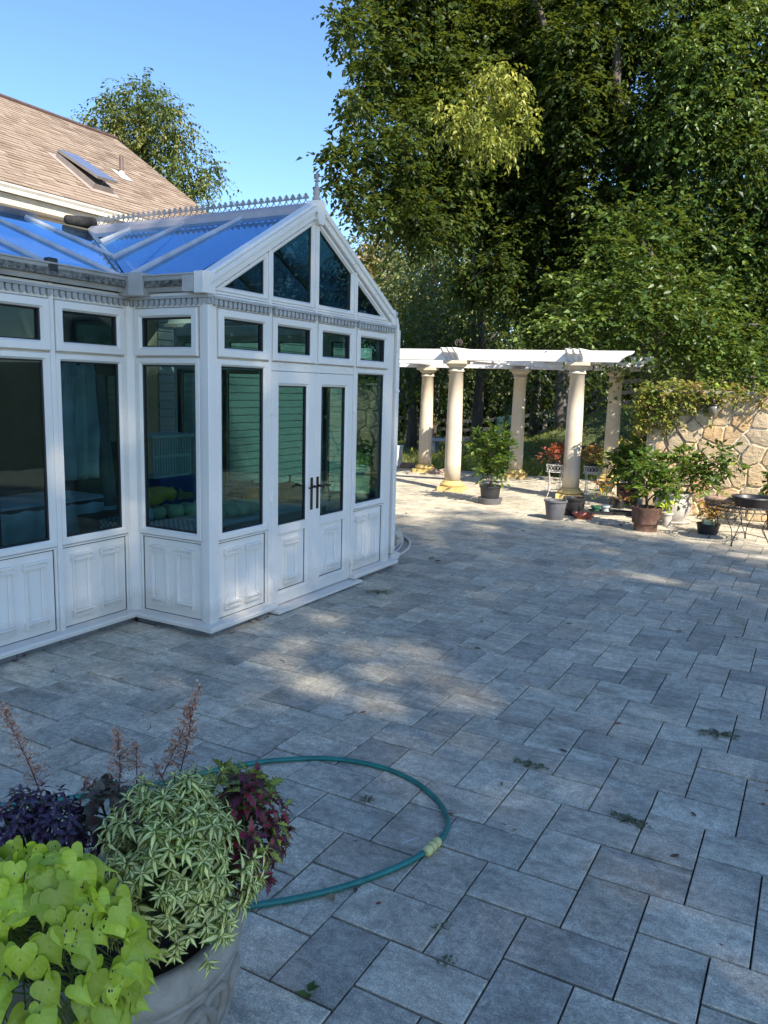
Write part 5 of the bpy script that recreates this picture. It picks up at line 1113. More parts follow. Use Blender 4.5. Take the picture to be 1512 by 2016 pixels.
def smesh(kind, mat, var=0):
    V, F, mid = shape_leaf(kind); rs = random.Random(var); k1, k2 = rs.uniform(-.12, .12), rs.uniform(-.15, .2)
    V = [(x, y, z + k1 * x * y * 2 - k2 * x * x) for x, y, z in V]
    me = bpy.data.meshes.new('leaf'); me.from_pydata(V, [], F); a = me.attributes.new('mid', 'FLOAT', 'POINT'); a.data.foreach_set('value', mid)
    me.polygons.foreach_set('use_smooth', [True] * len(F)); me.materials.append(mat); me.update(); return me
def leaf_matrix(p, d, n, L, W=None):
    d = Vector(d).normalized(); s = Vector(n).cross(d); s = s.normalized() if s.length > 1e-4 else d.orthogonal().normalized(); n = d.cross(s); W = W or L
    return Matrix.Translation(p) @ Matrix(((d.x * L, s.x * W, n.x * L, 0), (d.y * L, s.y * W, n.y * L, 0), (d.z * L, s.z * W, n.z * L, 0), (0, 0, 0, 1)))
def place_leaves(root, meshes, mats_, limit=300, name='leaf'):
    inv = root.matrix_world.inverted() if False else Matrix.Translation(-Vector(root.location))
    V, F, A, R_ = [], [], [], []
    for k, M in enumerate(mats_):
        me = meshes[k % len(meshes)]
        if k < limit: o = link(name, me, root); o.matrix_local = inv @ M
        else:
            b = len(V); V += [tuple(inv @ M @ v.co) for v in me.vertices]; F += [tuple(b + i for i in p.vertices) for p in me.polygons]; A += [d.value for d in me.attributes['mid'].data]; R_ += [random.random()] * len(me.vertices)
    if V:
        me = bpy.data.meshes.new('leaves'); me.from_pydata(V, [], F); a = me.attributes.new('mid', 'FLOAT', 'POINT'); a.data.foreach_set('value', A); me.polygons.foreach_set('use_smooth', [True] * len(F)); me.materials.append(meshes[0].materials[0]); tag(link('small_leaves', me, root), kind='stuff')
def m_pl(name, margin, centre, cut=.5, soft=.08, trans=.25, rough=.4, holes=0, vary=.25, spec=.45, vein=0):
    t = NT(name); at = t.n('ShaderNodeAttribute', attribute_name='mid').outputs['Fac']; oi = t.n('ShaderNodeObjectInfo').outputs['Random']; isl = t.n('ShaderNodeNewGeometry').outputs['Random Per Island']; p = t.pos()
    r = t.math('FRACT', t.math('ADD', t.math('MULTIPLY', oi, 5.3), isl)); f = t.math('ADD', at, t.math('MULTIPLY_ADD', t.noise(60, p, 3), .5, -.25))
    c = t.ramp(f, [(cut - soft, margin), (cut + soft, centre)]); c = t.mix(1, c, t.ramp(r, [(0, (1 - vary,) * 3), (1, (1 + vary, 1 + vary, 1 + vary * .5))]), 'MULTIPLY')
    if holes:
        vo = t.n('ShaderNodeTexVoronoi'); vo.inputs['Scale'].default_value = 95; t.l(t.vscale(p, (1, 1, .6)), vo.inputs['Vector']); m = t.ramp(vo.outputs['Distance'], [(.17, (1, 1, 1)), (.22, (0, 0, 0))])
        gate = t.ramp(t.noise(9, p, 2), [(.56, (0, 0, 0)), (.60, (1, 1, 1))]); c = t.mix(t.mix(1, m, gate, 'MULTIPLY'), c, (.012, .015, .006))
    if vein:
        sx = t.n('ShaderNodeSeparateXYZ'); t.l(t.obj(), sx.inputs[0]); ay = t.math('ABSOLUTE', sx.outputs[1]); w = t.math('SINE', t.math('MULTIPLY', t.math('SUBTRACT', sx.outputs[0], t.math('MULTIPLY', ay, .8)), 25.)); vn = t.math('MAXIMUM', t.ramp(w, [(.80, (0, 0, 0)), (.99, (1, 1, 1))]), t.ramp(ay, [(.008, (1, 1, 1)), (.022, (0, 0, 0))])); c = t.mix(t.math('MULTIPLY', vn, .22), c, tuple(x * .62 for x in margin)); hv = t.math('MULTIPLY', w, .5)
    t.col(c); t.rough(rough); t.b.inputs['Specular IOR Level'].default_value = spec; t.bump(hv if vein else t.noise(150, p, 3), .12 if vein else .15, .004)
    tl = t.n('ShaderNodeBsdfTranslucent'); t.l(c, tl.inputs[0]); mx = t.n('ShaderNodeMixShader'); mx.inputs[0].default_value = trans; t.l(t.b.outputs[0], mx.inputs[1]); t.l(tl.outputs[0], mx.inputs[2]); t.l(mx.outputs[0], t.out.inputs[0]); return t.m
RIGHT = Vector((.8749, .4843, 0)); TOW = Vector((.4843, -.8749, 0)); UPV = Vector((0, 0, 1))
def frame_dir(r, t, u): return (RIGHT * r + TOW * t + UPV * u)
def rn(): return random.gauss(0, 1)
# sweet potato vine, front left
VM = m_pl('sweet_potato_leaf', (.42, .54, .04), (.52, .62, .08), .55, .3, .30, .38, 1, .32, vein=1)
vine = empty('sweet_potato_vine', UC + Vector((0, 0, .55)), 0, 'lime green sweet potato vine with heart shaped leaves spilling over the front of the planter', 'plant')
hm = [smesh('heart', VM, k) for k in range(5)]; Ms = []; random.seed(21)
c0 = DP(45, 1890, 1.60)
def vine_pt(th, ph): return c0 + frame_dir((.235) * cos(ph) * sin(th), .14 * cos(ph) * cos(th), .235 * sin(ph))
tries = 0; got = []
while len(Ms) < 300 and tries < 4000:
    tries += 1; th = random.uniform(-1.9, 1.9); ph = random.uniform(-1.1, 1.45)
    p = vine_pt(th, ph) + frame_dir(rn() * .008, rn() * .008, rn() * .008)
    if any((p - q).length < .021 for q in got): continue
    got.append(p); out = frame_dir(cos(ph) * sin(th), cos(ph) * cos(th), sin(ph) * .9 + .25).normalized()
    d = frame_dir(sin(th) * .5 + rn() * .45, .45 * cos(th) + rn() * .2, -.75 + rn() * .35); nn = (out * 1.0 + frame_dir(0, .5, .35)).normalized() + Vector((rn(), rn(), rn())) * .34
    s = random.uniform(.046, .076); Ms.append(leaf_matrix(p - d.normalized() * s * .3, d, nn, s * .95, s * random.uniform(.85, 1.0)))
place_leaves(vine, hm, Ms)
m = MB()
for p in got[::2]: q = c0 + frame_dir(rn() * .08, -.04, rn() * .06); m.tube([p - vine.location, p.lerp(q, .5) - vine.location + Vector((0, 0, .01)), q - vine.location], .0018, 5)
m.obj('vine_stem', simple('lime_stem', (.16, .22, .04), .6, .2), vine)
def dome(name, label, cu, depth, rx, ry, rz, n, meshes, L, per, whorl=True, spread=.8, ar=1., minp=.02, phr=(-.75, 1.5), seed=1, extra=None, limit=300, elev=.15):
    random.seed(seed); c = DP(*cu, depth); root = empty(name, c, 0, label, 'plant'); Ms = []; tips = []; tr = 0
    while len(tips) < n and tr < 9000:
        tr += 1; th = random.uniform(-pi, pi); ph = random.uniform(*phr); k = random.uniform(.82, 1.06)
        k *= 1 + .13 * sin(th * 3 + seed) * cos(ph * 4 + seed * 2) + .07 * sin(th * 7 + seed * 3); p = c + frame_dir(rx * cos(ph) * sin(th), ry * cos(ph) * cos(th), rz * sin(ph)) * k
        if any((p - q).length < minp for q, _ in tips): continue
        o = frame_dir(cos(ph) * sin(th), cos(ph) * cos(th), sin(ph) + .45).normalized(); tips.append((p, o))
    tips.sort(key=lambda q: -(q[0] - Vector((0, 0, CH))).dot(-TOW) * -1)
    tips.sort(key=lambda q: (q[0] - Vector((0, 0, CH))).length)
    for p, o in tips:
        a = o.orthogonal().normalized(); b = o.cross(a); off = random.uniform(0, 6)
        for j in range(per):
            w = off + j * 2.4; tt = j / per; rad_ = (a * cos(w) + b * sin(w)); d = rad_ * (.5 + spread * tt) + o * (1.0 - .9 * tt) - UPV * (.15 + .35 * tt); s = L * random.uniform(.75, 1.2) * (.55 + .6 * tt)
            Ms.append(leaf_matrix(p - o * L * .55 * tt, d, o + UPV * .5 + Vector((rn(), rn(), rn())) * .15, s, s * ar))
    place_leaves(root, meshes, Ms, limit); m = MB(); base = c - UPV * rz * .8
    for p, o in tips[::2]: m.tube([p - c, (p - c) * .6 + o * -.02, (base - c) * .8 + (p - c) * .12], [.0022, .003, .004], 5)
    m.obj('stem', STEMG, root); return root
STEMG = simple('green_stem', (.06, .08, .03), .7, .3)
IV = m_pl('variegated_leaf', (.12, .22, .025), (.82, .77, .32), .42, .10, .2, .42); IVY2 = m_pl('variegated_leaf_green', (.08, .14, .02), (.42, .44, .08), .55, .15, .2, .42)
dome('variegated_plant', 'mounded plant with cream centred narrow green leaves at the middle of the planter', (348, 1715), 1.84, .172, .165, .215, 310, [smesh('lance', IV, k) for k in range(4)] + [smesh('lance', IVY2, 9)], .037, 10, ar=1.15, minp=.0135, seed=3)
PU = m_pl('purple_leaf', (.035, .018, .045), (.085, .035, .075), .5, .3, .08, .30, 0, .35, .6)
dome('purple_plant', 'dark purple leaved plant at the back left of the planter', (70, 1668), 1.98, .155, .13, .135, 90, [smesh('lance', PU, k) for k in range(4)], .036, 9, ar=1.5, minp=.02, seed=5)
CO = m_pl('coleus_leaf', (.06, .09, .02), (.28, .015, .055), .42, .12, .15, .4); CO2 = m_pl('coleus_dark', (.02, .018, .012), (.12, .012, .035), .40, .12, .1, .4); CO3 = m_pl('coleus_green', (.05, .09, .02), (.30, .33, .05), .30, .15, .25, .4)
dome('coleus', 'burgundy and green jagged leaved coleus at the right of the planter', (478, 1645), 1.96, .105, .12, .150, 52, [smesh('jagged', CO, 1), smesh('jagged', CO2, 2), smesh('jagged', CO2, 3), smesh('jagged', CO, 4), smesh('jagged', CO3, 5)], .055, 8, minp=.026, seed=7)
dome('lime_coleus', 'lime veined serrated coleus leaves rising at the back of the planter', (478, 1545), 2.06, .085, .05, .03, 7, [smesh('jagged', CO3, 4)], .085, 4, ar=1.6, minp=.03, seed=8, phr=(.2, 1.5))
HE = m_pl('heuchera_leaf', (.10, .12, .075), (.17, .08, .07), .55, .3, .12, .5)
he = dome('heuchera', 'dusky leaved plant with tall airy pink flower stalks at the back of the planter', (225, 1600), 2.06, .115, .08, .09, 34, [smesh('heart', HE, k) for k in range(3)], .050, 3, ar=1.1, minp=.03, seed=9)
FLM = m_leaf('dry_pink_flower', [(.42, .20, .15), (.58, .32, .24), (.70, .50, .40)], .3)
random.seed(31)
for bu, bv, tu, tv, dp, wd, n in ((232, 1590, 232, 1440, 2.06, .032, 240), (262, 1600, 268, 1462, 2.08, .022, 100), (290, 1590, 395, 1350, 2.12, .026, 330), (345, 1560, 382, 1375, 2.12, .024, 260), (95, 1600, 5, 1395, 2.02, .032, 280), (205, 1590, 165, 1530, 2.05, .02, 60), (330, 1560, 300, 1500, 2.1, .015, 40)):
    A_ = DP(bu, bv, dp) - he.location; B_ = DP(tu, tv, dp) - he.location; mb = MB(); mid = A_.lerp(B_, .5) + frame_dir(.006, 0, 0); mb.tube([A_, mid, B_], [.0020, .0016, .0008], 5)
    Pp = []
    for i in range(int(n / 4)):
        t = random.uniform(.22, 1.0); c_ = (A_.lerp(mid, t * 2) if t < .5 else mid.lerp(B_, t * 2 - 1)); d = frame_dir(rn(), rn(), .4 + abs(rn()) * .4).normalized(); l = wd * 1.15 * (1.25 - t) * random.uniform(.5, 1.3); e = c_ + d * l
        mb.tube([c_, e], .0006, 3, cap=False)
        for q in range(4): Pp.append(e + Vector((rn(), rn(), rn())) * .0045)
    stt = mb.obj('flower_stalk', simple('pink_stalk', (.16, .05, .04), .6, .2), he); P_ = np.array([tuple(p) for p in Pp]); k = len(P_)
    tag(link('florets', leaf_mesh('florets', P_, rng.normal(size=(k, 3)), rng.normal(size=(k, 3)), .0105, .007, rng.random(k), FLM), stt), kind='stuff')
# ---------------------------------------------------------------- vine on the wall
VINE = m_leaf('wall_vine_leaf', [(.06, .11, .02), (.13, .18, .03), (.24, .24, .05), (.28, .13, .06)], .35)
wv = empty('wall_vine', (WX0, WY, 0), 0, 'green and reddish creeper draped over the top left of the stone wall', 'vine'); lb = []
for x in np.arange(0, 3.3, .16): w_ = 1 if x < 1.0 else .45; lb.append((x, .14, WH + .02 + .05 * w_, .15, .26, .05 + .06 * w_, .8 * w_ + .2))
for x in np.arange(-.08, 1.75, .12):
    dz = (.60 if x < .42 else .30 - .16 * (x - .42)) if x < 1.0 else .05
    for z in np.arange(0, dz, .10): lb.append((x + random.uniform(-.03, .03), -.07, WH - z, .10, .07, .09, 1.5))
for z in np.arange(0, .55, .12): lb.append((-.08, .15, WH - z, .07, .22, .1, 1.2))
bush(wv, lb, 900, VINE, None, k=5, tl=.12, L=.068, Wd=.042, down=.2, droop=.5, shell=.3)
m = MB()
for q in ([(.3, -.03, WH - .5), (.32, -.035, 1.25), (.36, -.03, 1.12), (.28, -.035, .98), (.15, -.03, .97), (.05, -.03, 1.02)], [(.9, -.02, WH + .1), (.8, -.03, WH - .2), (.6, -.03, WH - .5)]): m.tube(q, .008, 6)
m.obj('vine_stem', TWIG, wv)
g1 = (OY(1420, 755, 13.6)); sp_ = empty('wall_sprig', (g1.x, 13.6, WH), 0, 'single large leaved green sprig standing above the wall vine', 'plant'); bush(sp_, [(0, 0, .22, .08, .06, .12)], 500, LF_LIME, [([(0, 0, 0), (.01, 0, .3)], .006)], k=3, tl=.08, L=.11, Wd=.07, down=0)
# ---------------------------------------------------------------- grass and weeds along the patio edge and lawn
GRM = m_leaf('grass_blade', [(.07, .12, .02), (.14, .20, .04), (.26, .29, .07), (.38, .35, .14)], .4)
def grass(n, fxy, h0, h1, w, name='grass'):
    x, y = fxy(n); z = hgt(x, y); n = len(x); P = np.stack([x, y, z], -1); D = np.stack([rng.normal(0, .3, n), rng.normal(0, .3, n), np.ones(n)], -1); return P, D, rng.normal(size=(n, 3)) * np.array([1, 1, .2]), h0 + (h1 - h0) * rng.random(n) ** 1.5, w, rng.random(n)
def edge_xy(n):
    x = rng.uniform(-10.4, -2.6, n); d = rng.random(n) ** 1.3 * 2.6; c = np.sin(x * 4.1) * .5 + np.sin(x * 1.7 + 2) * .5; k = rng.random(n) < (.55 + .45 * c); return x[k], (backY(x) + .18 + d)[k]
def lawn_xy(n): x = rng.uniform(-24, 3, n); y = 18 + rng.random(n) ** .8 * 16; return x, y
gl_ = [grass(26000, edge_xy, .08, .34, .012), grass(150000, lawn_xy, .03, .13, .012)]
me = leaf_mesh('grass', *[np.concatenate([np.broadcast_to(np.asarray(g[i], float), (len(g[0]),)) if i in (4,) else g[i] for g in gl_]) for i in range(6)], GRM, fold=0); tag(link('grass', me), 'short mown and rough grass of the lawn behind the patio', 'grass', kind='stuff')
wl = []
for u, v, rx, h in ((855, 905, .7, .25), (905, 915, .5, .3), (1085, 905, .8, .35), (1120, 885, .9, .35), (1060, 925, .5, .2), (1180, 935, .6, .35), (1230, 920, .7, .5), (940, 900, .6, .3), (1020, 880, .7, .25), (1260, 905, .7, .6)):
    c = G(u, v); wl.append((c.x, c.y, float(hgt(c.x, c.y)) + h * .5, rx, .4, h * .7))
tag(link('meadow_weeds', leaf_mesh('weeds', *sprays(wl, 420, k=7, tl=.22, L=.10, Wd=.022, down=-1.2, droop=-.4, shell=.1), LF_LIT)), 'rough green and yellow weeds growing behind the columns', 'weeds', kind='stuff')
# ---------------------------------------------------------------- trees
def LB(u, v, r, D, w=1, sx=1., sz=1.): c = DP(u, v, D); q = r * D / FPX; return (c.x, c.y, c.z, q * sx, q, q * sz, w)
def lobes(ls): return [LB(*q) for q in ls]
TB = G(1300, 800) if False else DP(1300, 775, 20.5); TB = Vector((TB.x, TB.y, float(hgt(TB.x, TB.y)) - .2))
J1 = DP(1245, 380, 20); J2 = DP(1215, 250, 20)
big = lobes([(690, 20, 40, 15.5, .5), (675, 60, 22, 15.3, .5), (745, 20, 50, 17, .5), (770, 110, 65, 17, .5), (730, 140, 40, 16.5, .45), (740, 220, 60, 17, .5), (700, 200, 22, 16, .4), (760, 310, 65, 16.5, .55), (690, 300, 40, 16, .45), (700, 370, 42, 16, .5), (655, 300, 20, 15.8, .4), (665, 350, 22, 16, .4), (715, 420, 26, 16, .5), (780, 390, 65, 17, .7), (830, 440, 50, 17.5), (820, 40, 110, 18), (850, 170, 110, 18), (830, 280, 90, 18), (930, 30, 120, 19), (960, 150, 120, 19.5), (930, 300, 110, 19), (860, 390, 95, 18.5), (1050, 60, 130, 20), (1080, 200, 130, 20.5), (1010, 330, 120, 20), (1090, 400, 120, 20), (970, 440, 90, 19.5), (1060, 520, 100, 20), (980, 560, 70, 19.5), (1150, 20, 110, 17.5), (1190, 130, 90, 17.8), (1160, 300, 100, 18), (1130, 180, 80, 17.5), (1200, 420, 80, 18), (1180, 500, 90, 19), (1120, 90, 70, 17), (1110, 600, 70, 19), (760, -60, 90, 17), (900, -90, 130, 18), (1080, -110, 140, 19), (1250, -90, 140, 19)])
nearb = lobes([(960, 190, 62, 14.2), (900, 225, 45, 14), (1010, 235, 45, 14.2), (945, 250, 50, 13.9), (960, 130, 30, 14.4), (1045, 245, 22, 14.1), (1000, 270, 28, 14)])
limbs = [([J1, DP(1215, 290, 18.4), DP(1150, 200, 17.7), DP(1105, 120, 17.3), DP(1060, 20, 17.3), DP(1040, -40, 17.3)], .13, .05), ([DP(1250, 400, 19), DP(1228, 280, 17.8), DP(1212, 170, 17.1), DP(1208, 60, 17.1), DP(1195, -60, 17.2)], .15, .07), ([TB, DP(1290, 600, 20.3), DP(1262, 480, 20.2), J1], .42, .30), ([J1, J2, DP(1225, 160, 19.6), DP(1200, 40, 19), DP(1190, -120, 18.5)], .24, .09), ([J1, DP(1190, 250, 20.4), DP(1130, 140, 20.2), DP(1080, 60, 19.6), DP(1020, -60, 19)], .20, .07), ([DP(1130, 140, 20.2), DP(1000, 110, 19), DP(880, 60, 18), DP(780, 80, 17.2)], .10, .03), ([J1, DP(1300, 200, 19.5), DP(1360, 60, 19), DP(1400, -60, 18.5)], .18, .06), ([DP(1120, 420, 19.5), DP(1000, 480, 19.3), DP(920, 560, 19)], .07, .02)]
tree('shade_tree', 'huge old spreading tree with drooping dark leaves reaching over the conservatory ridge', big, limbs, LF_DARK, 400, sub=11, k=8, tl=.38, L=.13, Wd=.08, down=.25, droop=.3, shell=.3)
tn = empty('hanging_bough', DP(960, 200, 14.3), 0, 'sunlit yellow green bough hanging in front of the dark crown', 'branch'); o = link('foliage', leaf_mesh('foliage', *sprays(clump(nearb, 5), 420, k=8, tl=.3, L=.105, Wd=.045, down=.5, droop=.7, shell=.2), LF_LIT), tn, -tn.location); tag(o, kind='stuff')
m = MB(); m.tube([DP(965, 190, 14.5) - tn.location, DP(960, 200, 14.3) - tn.location, DP(920, 240, 14) - tn.location], [.022, .018, .012, .006], 7); m.obj('limb', BARK, tn, smooth=True)
r2 = lobes([(1300, 40, 110, 17.5), (1410, 20, 120, 17), (1500, 80, 120, 16.5), (1370, 150, 110, 17), (1470, 220, 110, 16.5), (1300, 230, 90, 17.5), (1390, 300, 105, 16.5), (1300, 350, 90, 17.5), (1490, 360, 100, 16), (1400, 430, 90, 16.5), (1500, 480, 95, 16), (1330, 480, 80, 17), (1440, 560, 85, 16.5), (1520, 620, 80, 16.5), (1560, 200, 120, 16.5), (1570, 420, 120, 16.5), (1430, -90, 130, 17)])
tree('sunlit_tree', 'dense sunlit green tree filling the upper right corner', r2, [([Vector((DP(1480, 775, 18).x, DP(1480, 775, 18).y, -.2)), DP(1475, 560, 17.6), DP(1440, 300, 17.5), DP(1400, 60, 17.4)], .28, .08), ([DP(1475, 560, 17.6), DP(1380, 430, 17), DP(1300, 330, 17.2)], .12, .04), ([DP(1440, 300, 17.5), DP(1500, 150, 17), DP(1530, 20, 17)], .12, .04)], LF_MID, 400, sub=7, k=9, tl=.5, L=.12, Wd=.07, down=.3, droop=.6, shell=.4)
r3 = []
for u, v, r in ((1140, 600, 50), (1120, 640, 45), (1200, 560, 60), (1190, 640, 60), (1270, 600, 70), (1260, 500, 60), (1230, 440, 50), (1340, 620, 75), (1330, 560, 70), (1420, 660, 75), (1490, 690, 70), (1290, 680, 60), (1380, 700, 60), (1300, 440, 55), (1170, 680, 40), (1450, 600, 60), (1480, 740, 50)): r3.append(LB(u, v, r, 15.2 + random.uniform(-.5, .8), 1, 1.15, .7))
tree('layered_tree', 'light leaved tree with layered horizontal branches above the stone wall', r3, [([Vector((DP(1372, 775, 16).x, DP(1372, 775, 16).y, -.2)), DP(1365, 680, 16), DP(1330, 560, 15.8), DP(1260, 470, 15.6)], .13, .04), ([DP(1365, 680, 16), DP(1260, 640, 15.5), DP(1140, 620, 15.2)], .06, .015), ([DP(1340, 600, 15.9), DP(1220, 560, 15.4), DP(1120, 560, 15.2)], .05, .015), ([DP(1365, 680, 16), DP(1440, 640, 15.6), DP(1500, 640, 15.4)], .07, .02)], LF_MID, 300, k=11, tl=.75, L=.115, Wd=.07, down=.0, droop=.25, shell=.25, hor=.8)
# woods behind
def far_tree(name, label, ls, D, base, mat, per=26, L=.26, Wd=.15, group='trees of the wood behind the lawn', r0=.22):
    lb = lobes([(u, v, r, D + random.uniform(-1.5, 1.5)) for u, v, r in ls]); b = DP(base, 800, D); b = Vector((b.x, b.y, float(hgt(b.x, b.y)) - .3)); top = DP(ls[0][0], ls[0][1], D)
    return tree(name, label, lb, [([b, b.lerp(top, .5) + Vector((.3, 0, 0)), top], r0, r0 * .25)] + [([b.lerp(top, .45), Vector(l[:3])], r0 * .4, r0 * .12) for l in lb[1:4]], mat, per, group=None, k=8, tl=1.0, L=L, Wd=Wd, down=.2, droop=.5, shell=.4)
random.seed(77)
far_tree('tall_tree', 'pale sunlit rounded tree seen between the gable and the dark crown', [(850, 480, 55), (830, 560, 60), (870, 600, 60), (800, 620, 60), (860, 680, 60), (800, 520, 35), (900, 540, 40)], 30, 850, LF_PALE_LIT, 120, .20, .11)
far_tree('tall_tree', 'small far tree with browning top just right of the gable', [(730, 480, 32), (700, 500, 25), (760, 540, 35), (745, 590, 35), (725, 560, 30), (770, 620, 30), (750, 510, 30), (715, 540, 28), (790, 560, 40), (780, 480, 35), (730, 620, 30)], 42, 745, LF_AUT, 120, .26, .14)
far_tree('tall_tree', 'mid green tree directly behind the left end of the pergola', [(790, 680, 55), (830, 720, 50), (780, 740, 45), (860, 660, 45), (900, 700, 50), (760, 650, 35)], 27, 810, LF_BG, 80, .20, .11)
far_tree('tall_tree', 'tall drooping tree hung with creepers behind the middle of the pergola', [(930, 480, 55), (935, 560, 55), (930, 640, 60), (980, 650, 55), (910, 420, 45), (960, 400, 45)], 26, 940, LF_BG, 70, .19, .10)
far_tree('tall_tree', 'dark tree behind the third and fourth columns', [(1040, 620, 65), (1090, 660, 60), (1010, 690, 55), (1070, 720, 60), (1130, 700, 60), (1160, 740, 50)], 28, 1050, LF_DARK, 40, .2, .11)
far_tree('young_tree', 'small tree with layered pale leaves low behind the third column', [(1010, 770, 28), (1040, 790, 22), (990, 790, 22), (1050, 760, 20), (1060, 800, 14)], 24, 1000, LF_MID, 90, .14, .08, r0=.08)
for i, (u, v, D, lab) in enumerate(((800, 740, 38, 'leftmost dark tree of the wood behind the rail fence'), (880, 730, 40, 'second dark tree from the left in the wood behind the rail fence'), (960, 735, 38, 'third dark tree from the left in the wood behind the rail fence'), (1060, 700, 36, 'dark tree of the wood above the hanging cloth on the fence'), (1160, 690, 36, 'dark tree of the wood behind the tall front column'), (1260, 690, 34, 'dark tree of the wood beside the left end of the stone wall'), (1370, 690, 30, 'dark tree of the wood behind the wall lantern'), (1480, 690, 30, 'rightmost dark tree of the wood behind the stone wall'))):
    far_tree('wood_tree', lab, [(u, v - 60, 70), (u - 40, v - 10, 60), (u + 40, v, 60), (u, v + 30, 60), (u - 30, v + 60, 45), (u + 35, v + 60, 45), (u, v - 150, 75), (u + 20, v - 240, 70)], D, u, LF_WOOD_SHADE, 26, .26, .15)
t = empty('bare_trunk', DP(1110, 800, 26.5), 0, 'straight grey tree trunk standing between the third column and the tall front column', 'tree'); b = DP(1110, 800, 26.5); b.z = float(hgt(b.x, b.y)) - .3
trunk_part([([b - t.location, DP(1108, 740, 26.5) - t.location, DP(1112, 560, 26.5) - t.location], .32, .2)], t, mat=simple('grey_bark', (.17, .155, .145), .9, .4, 4, bump=.8))
back = []
for u in range(340, 1700, 50):
    for v in (800, 765, 735, 670, 600, 530): 
        if u < 700 and v < 720: continue
        if u < 760 and v < 620: continue
        if u < 900 and v < 560: continue
        back.append(LB(u + random.uniform(-20, 20), v, 48, 46 + random.uniform(-3, 3), 1))
tag(link('far_wood', leaf_mesh('far_wood', *sprays(back, 22, k=8, tl=1.2, L=.42, Wd=.26, down=.2, droop=.4, shell=.2), LF_WOOD_SHADE)), 'dense dark wood closing the view behind the lawn', 'wood', kind='stuff')
# trees above and behind the house
lc = lobes([(270, 200, 38, 42), (235, 215, 35, 42), (205, 225, 22, 42), (310, 215, 36, 41), (345, 245, 32, 41), (260, 255, 38, 42), (215, 250, 26, 42), (315, 270, 38, 42), (350, 285, 26, 42), (280, 310, 34, 43), (320, 330, 34, 42), (250, 290, 24, 43), (370, 345, 32, 41), (405, 335, 26, 41), (425, 350, 14, 41), (385, 375, 24, 41), (340, 380, 28, 42), (300, 380, 26, 43), (175, 232, 10, 42), (290, 180, 20, 42)])
lb_ = DP(315, 700, 43); lb_.z = 0
tree('locust_tree', 'open crowned locust tree rising against the sky behind the house roof', lc, [([lb_, DP(305, 420, 43), DP(290, 330, 42.5), DP(275, 240, 42), DP(270, 190, 42)], .32, .05), ([DP(305, 420, 43), DP(335, 340, 42), DP(350, 260, 41.5)], .14, .04), ([DP(310, 430, 43), DP(370, 370, 41.5), DP(410, 345, 41)], .13, .03), ([DP(290, 330, 42.5), DP(240, 270, 42), DP(195, 230, 42)], .12, .03)], LF_LOC, 130, k=10, tl=.9, L=.20, Wd=.10, down=.25, droop=.7, shell=.15)
lc = lobes([(430, 425, 14, 60), (455, 415, 16, 60), (480, 420, 14, 60), (410, 430, 12, 60), (500, 430, 12, 60), (470, 440, 20, 60)]); b = DP(455, 760, 60); b.z = -.5
tree('far_treetop', 'small distant treetop showing over the conservatory ridge crest', lc, [([b, DP(455, 430, 60)], .3, .1)], LF_BG, 22, k=8, tl=1.0, L=.26, Wd=.15, down=.2, droop=.5, shell=.2)
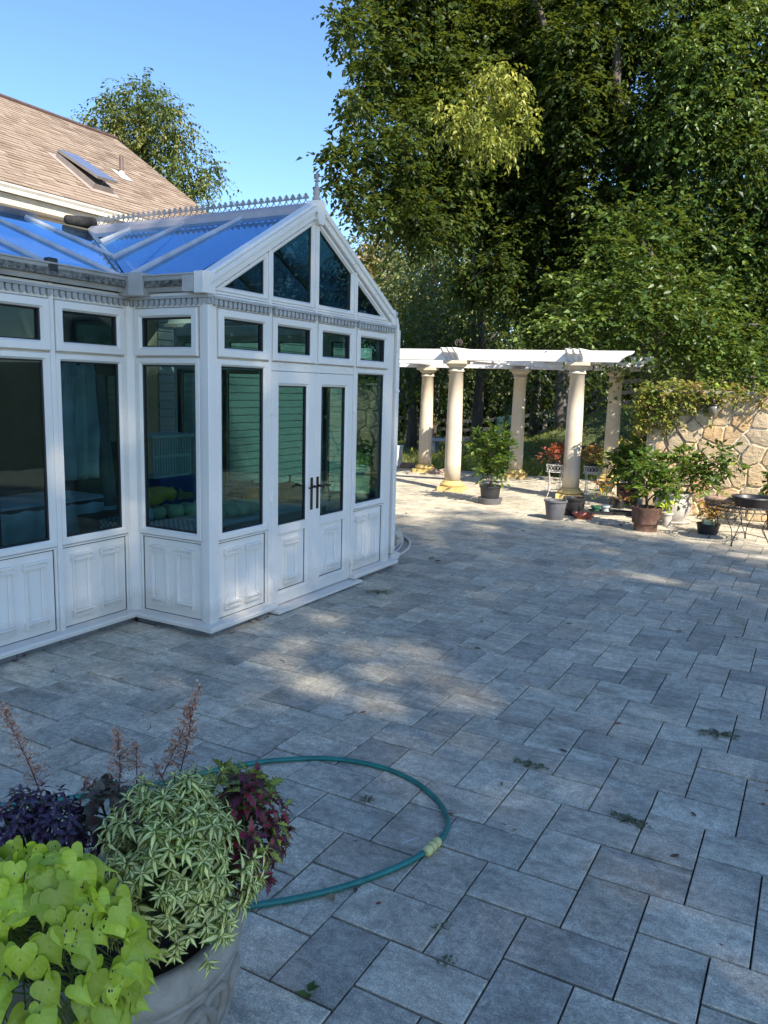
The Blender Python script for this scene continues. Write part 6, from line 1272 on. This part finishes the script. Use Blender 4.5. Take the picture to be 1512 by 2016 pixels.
# ---------------------------------------------------------------- trees standing to the right of the patio, out of the picture, whose shade falls on it
def canopy(name, label, cells, base, mat=LF_DARK):
    ls = []
    for gx, gy, z, r in cells: ls.append((gx + 1.048 * z, gy - .56 * z, z, r, r, r * .75, 1))
    top = Vector(np.mean([l[:3] for l in ls], axis=0)); b = Vector(base)
    tree(name, label, ls, [([b, b.lerp(top, .5), top], .35, .12)] + [([b.lerp(top, .5), Vector(l[:3])], .08, .02) for l in ls[::6]], mat, CANOPY_D, k=8, tl=.6, L=.20, Wd=.12, down=.3, droop=.5, shell=.1)
CANOPY_D = 120
random.seed(5); cellA, cellB = [], []
gx = -9.2
while gx < 2.5:
    gy = -5.0
    while gy < 11.4:
        far = sst(8.6, 11.2, gy); skip = .05 + .6 * far
        if gx < -4.2 and gy > 9.0: skip = 1
        if random.random() > skip:
            z = random.uniform(18, 23)
            c = (gx + random.uniform(-.4, .4), gy + random.uniform(-.4, .4), z, random.uniform(1.0, 1.3)); (cellA if gy < 4 else cellB).append(c)
        gy += 1.35
    gx += 1.35
for q in ((-2.0, 1.9), (-2.7, 1.4)): cellA.append((*q, 20, 1.1))
canopy('garden_tree', 'leafy tree standing right of the patio near the camera, out of the picture', cellA, (22, -11, -.1)); canopy('garden_tree', 'leafy tree standing right of the patio towards the wall, out of the picture', cellB, (22, -5, -.1))

def wl_(x, y, z, r, w=1): return (x, y, z, r, r, r * .9, w)
tree('garden_tree', 'dark tree far beyond the right edge of the picture, mirrored in the gable panes', [wl_(5 + 2.2 * i + random.uniform(-.5, .5), 23 + random.uniform(-2, 2), z, 2.0) for i in range(4) for z in (2.2, 4.8, 7.4, 10)], [([Vector((8, 23, 0)), Vector((8, 23, 5)), Vector((8.3, 23, 9))], .35, .1)], LF_DARK, 70, k=8, tl=.7, L=.22, Wd=.13, down=.3, droop=.5, shell=.2)
hd = empty('garden_hedge', (4.2, 15.2, 0), 0, 'tall leafy shrub border beyond the right end of the stone wall, out of the picture', 'hedge')
bush(hd, [(x - 4.2 + random.uniform(-.3, .3), random.uniform(-.5, .5), z, 1.0, .9, .8) for x in np.arange(1.8, 8, 1.1) for z in (.6, 1.7, 2.7)], 150, LF_MID, [([(0, 0, 0), (0, 0, 2)], .06)], k=8, tl=.4, L=.13, Wd=.07, down=.2, droop=.4, shell=.2)

tree('wood_tree', 'dark tree added on the rise behind the stone wall to shade the hill grass, mostly hidden by the layered tree', [wl_(-1.5 + random.uniform(-1.2, 1.2), 24 + random.uniform(-1, 1), z, 1.7) for z in (2.6, 4, 5.4, 6.8, 8)] + [wl_(-3.2, 24.5, 4.6, 1.5), wl_(.4, 23.6, 5, 1.6)], [([Vector((-1.5, 24, float(hgt(-1.5, 24)) - .2)), Vector((-1.4, 24, 3)), Vector((-1.5, 24, 7))], .25, .08)], LF_WOOD_SHADE, 60, k=8, tl=.7, L=.2, Wd=.12, down=.3, droop=.5, shell=.2)  # extra tree, added so that its shadow darkens the hill grass
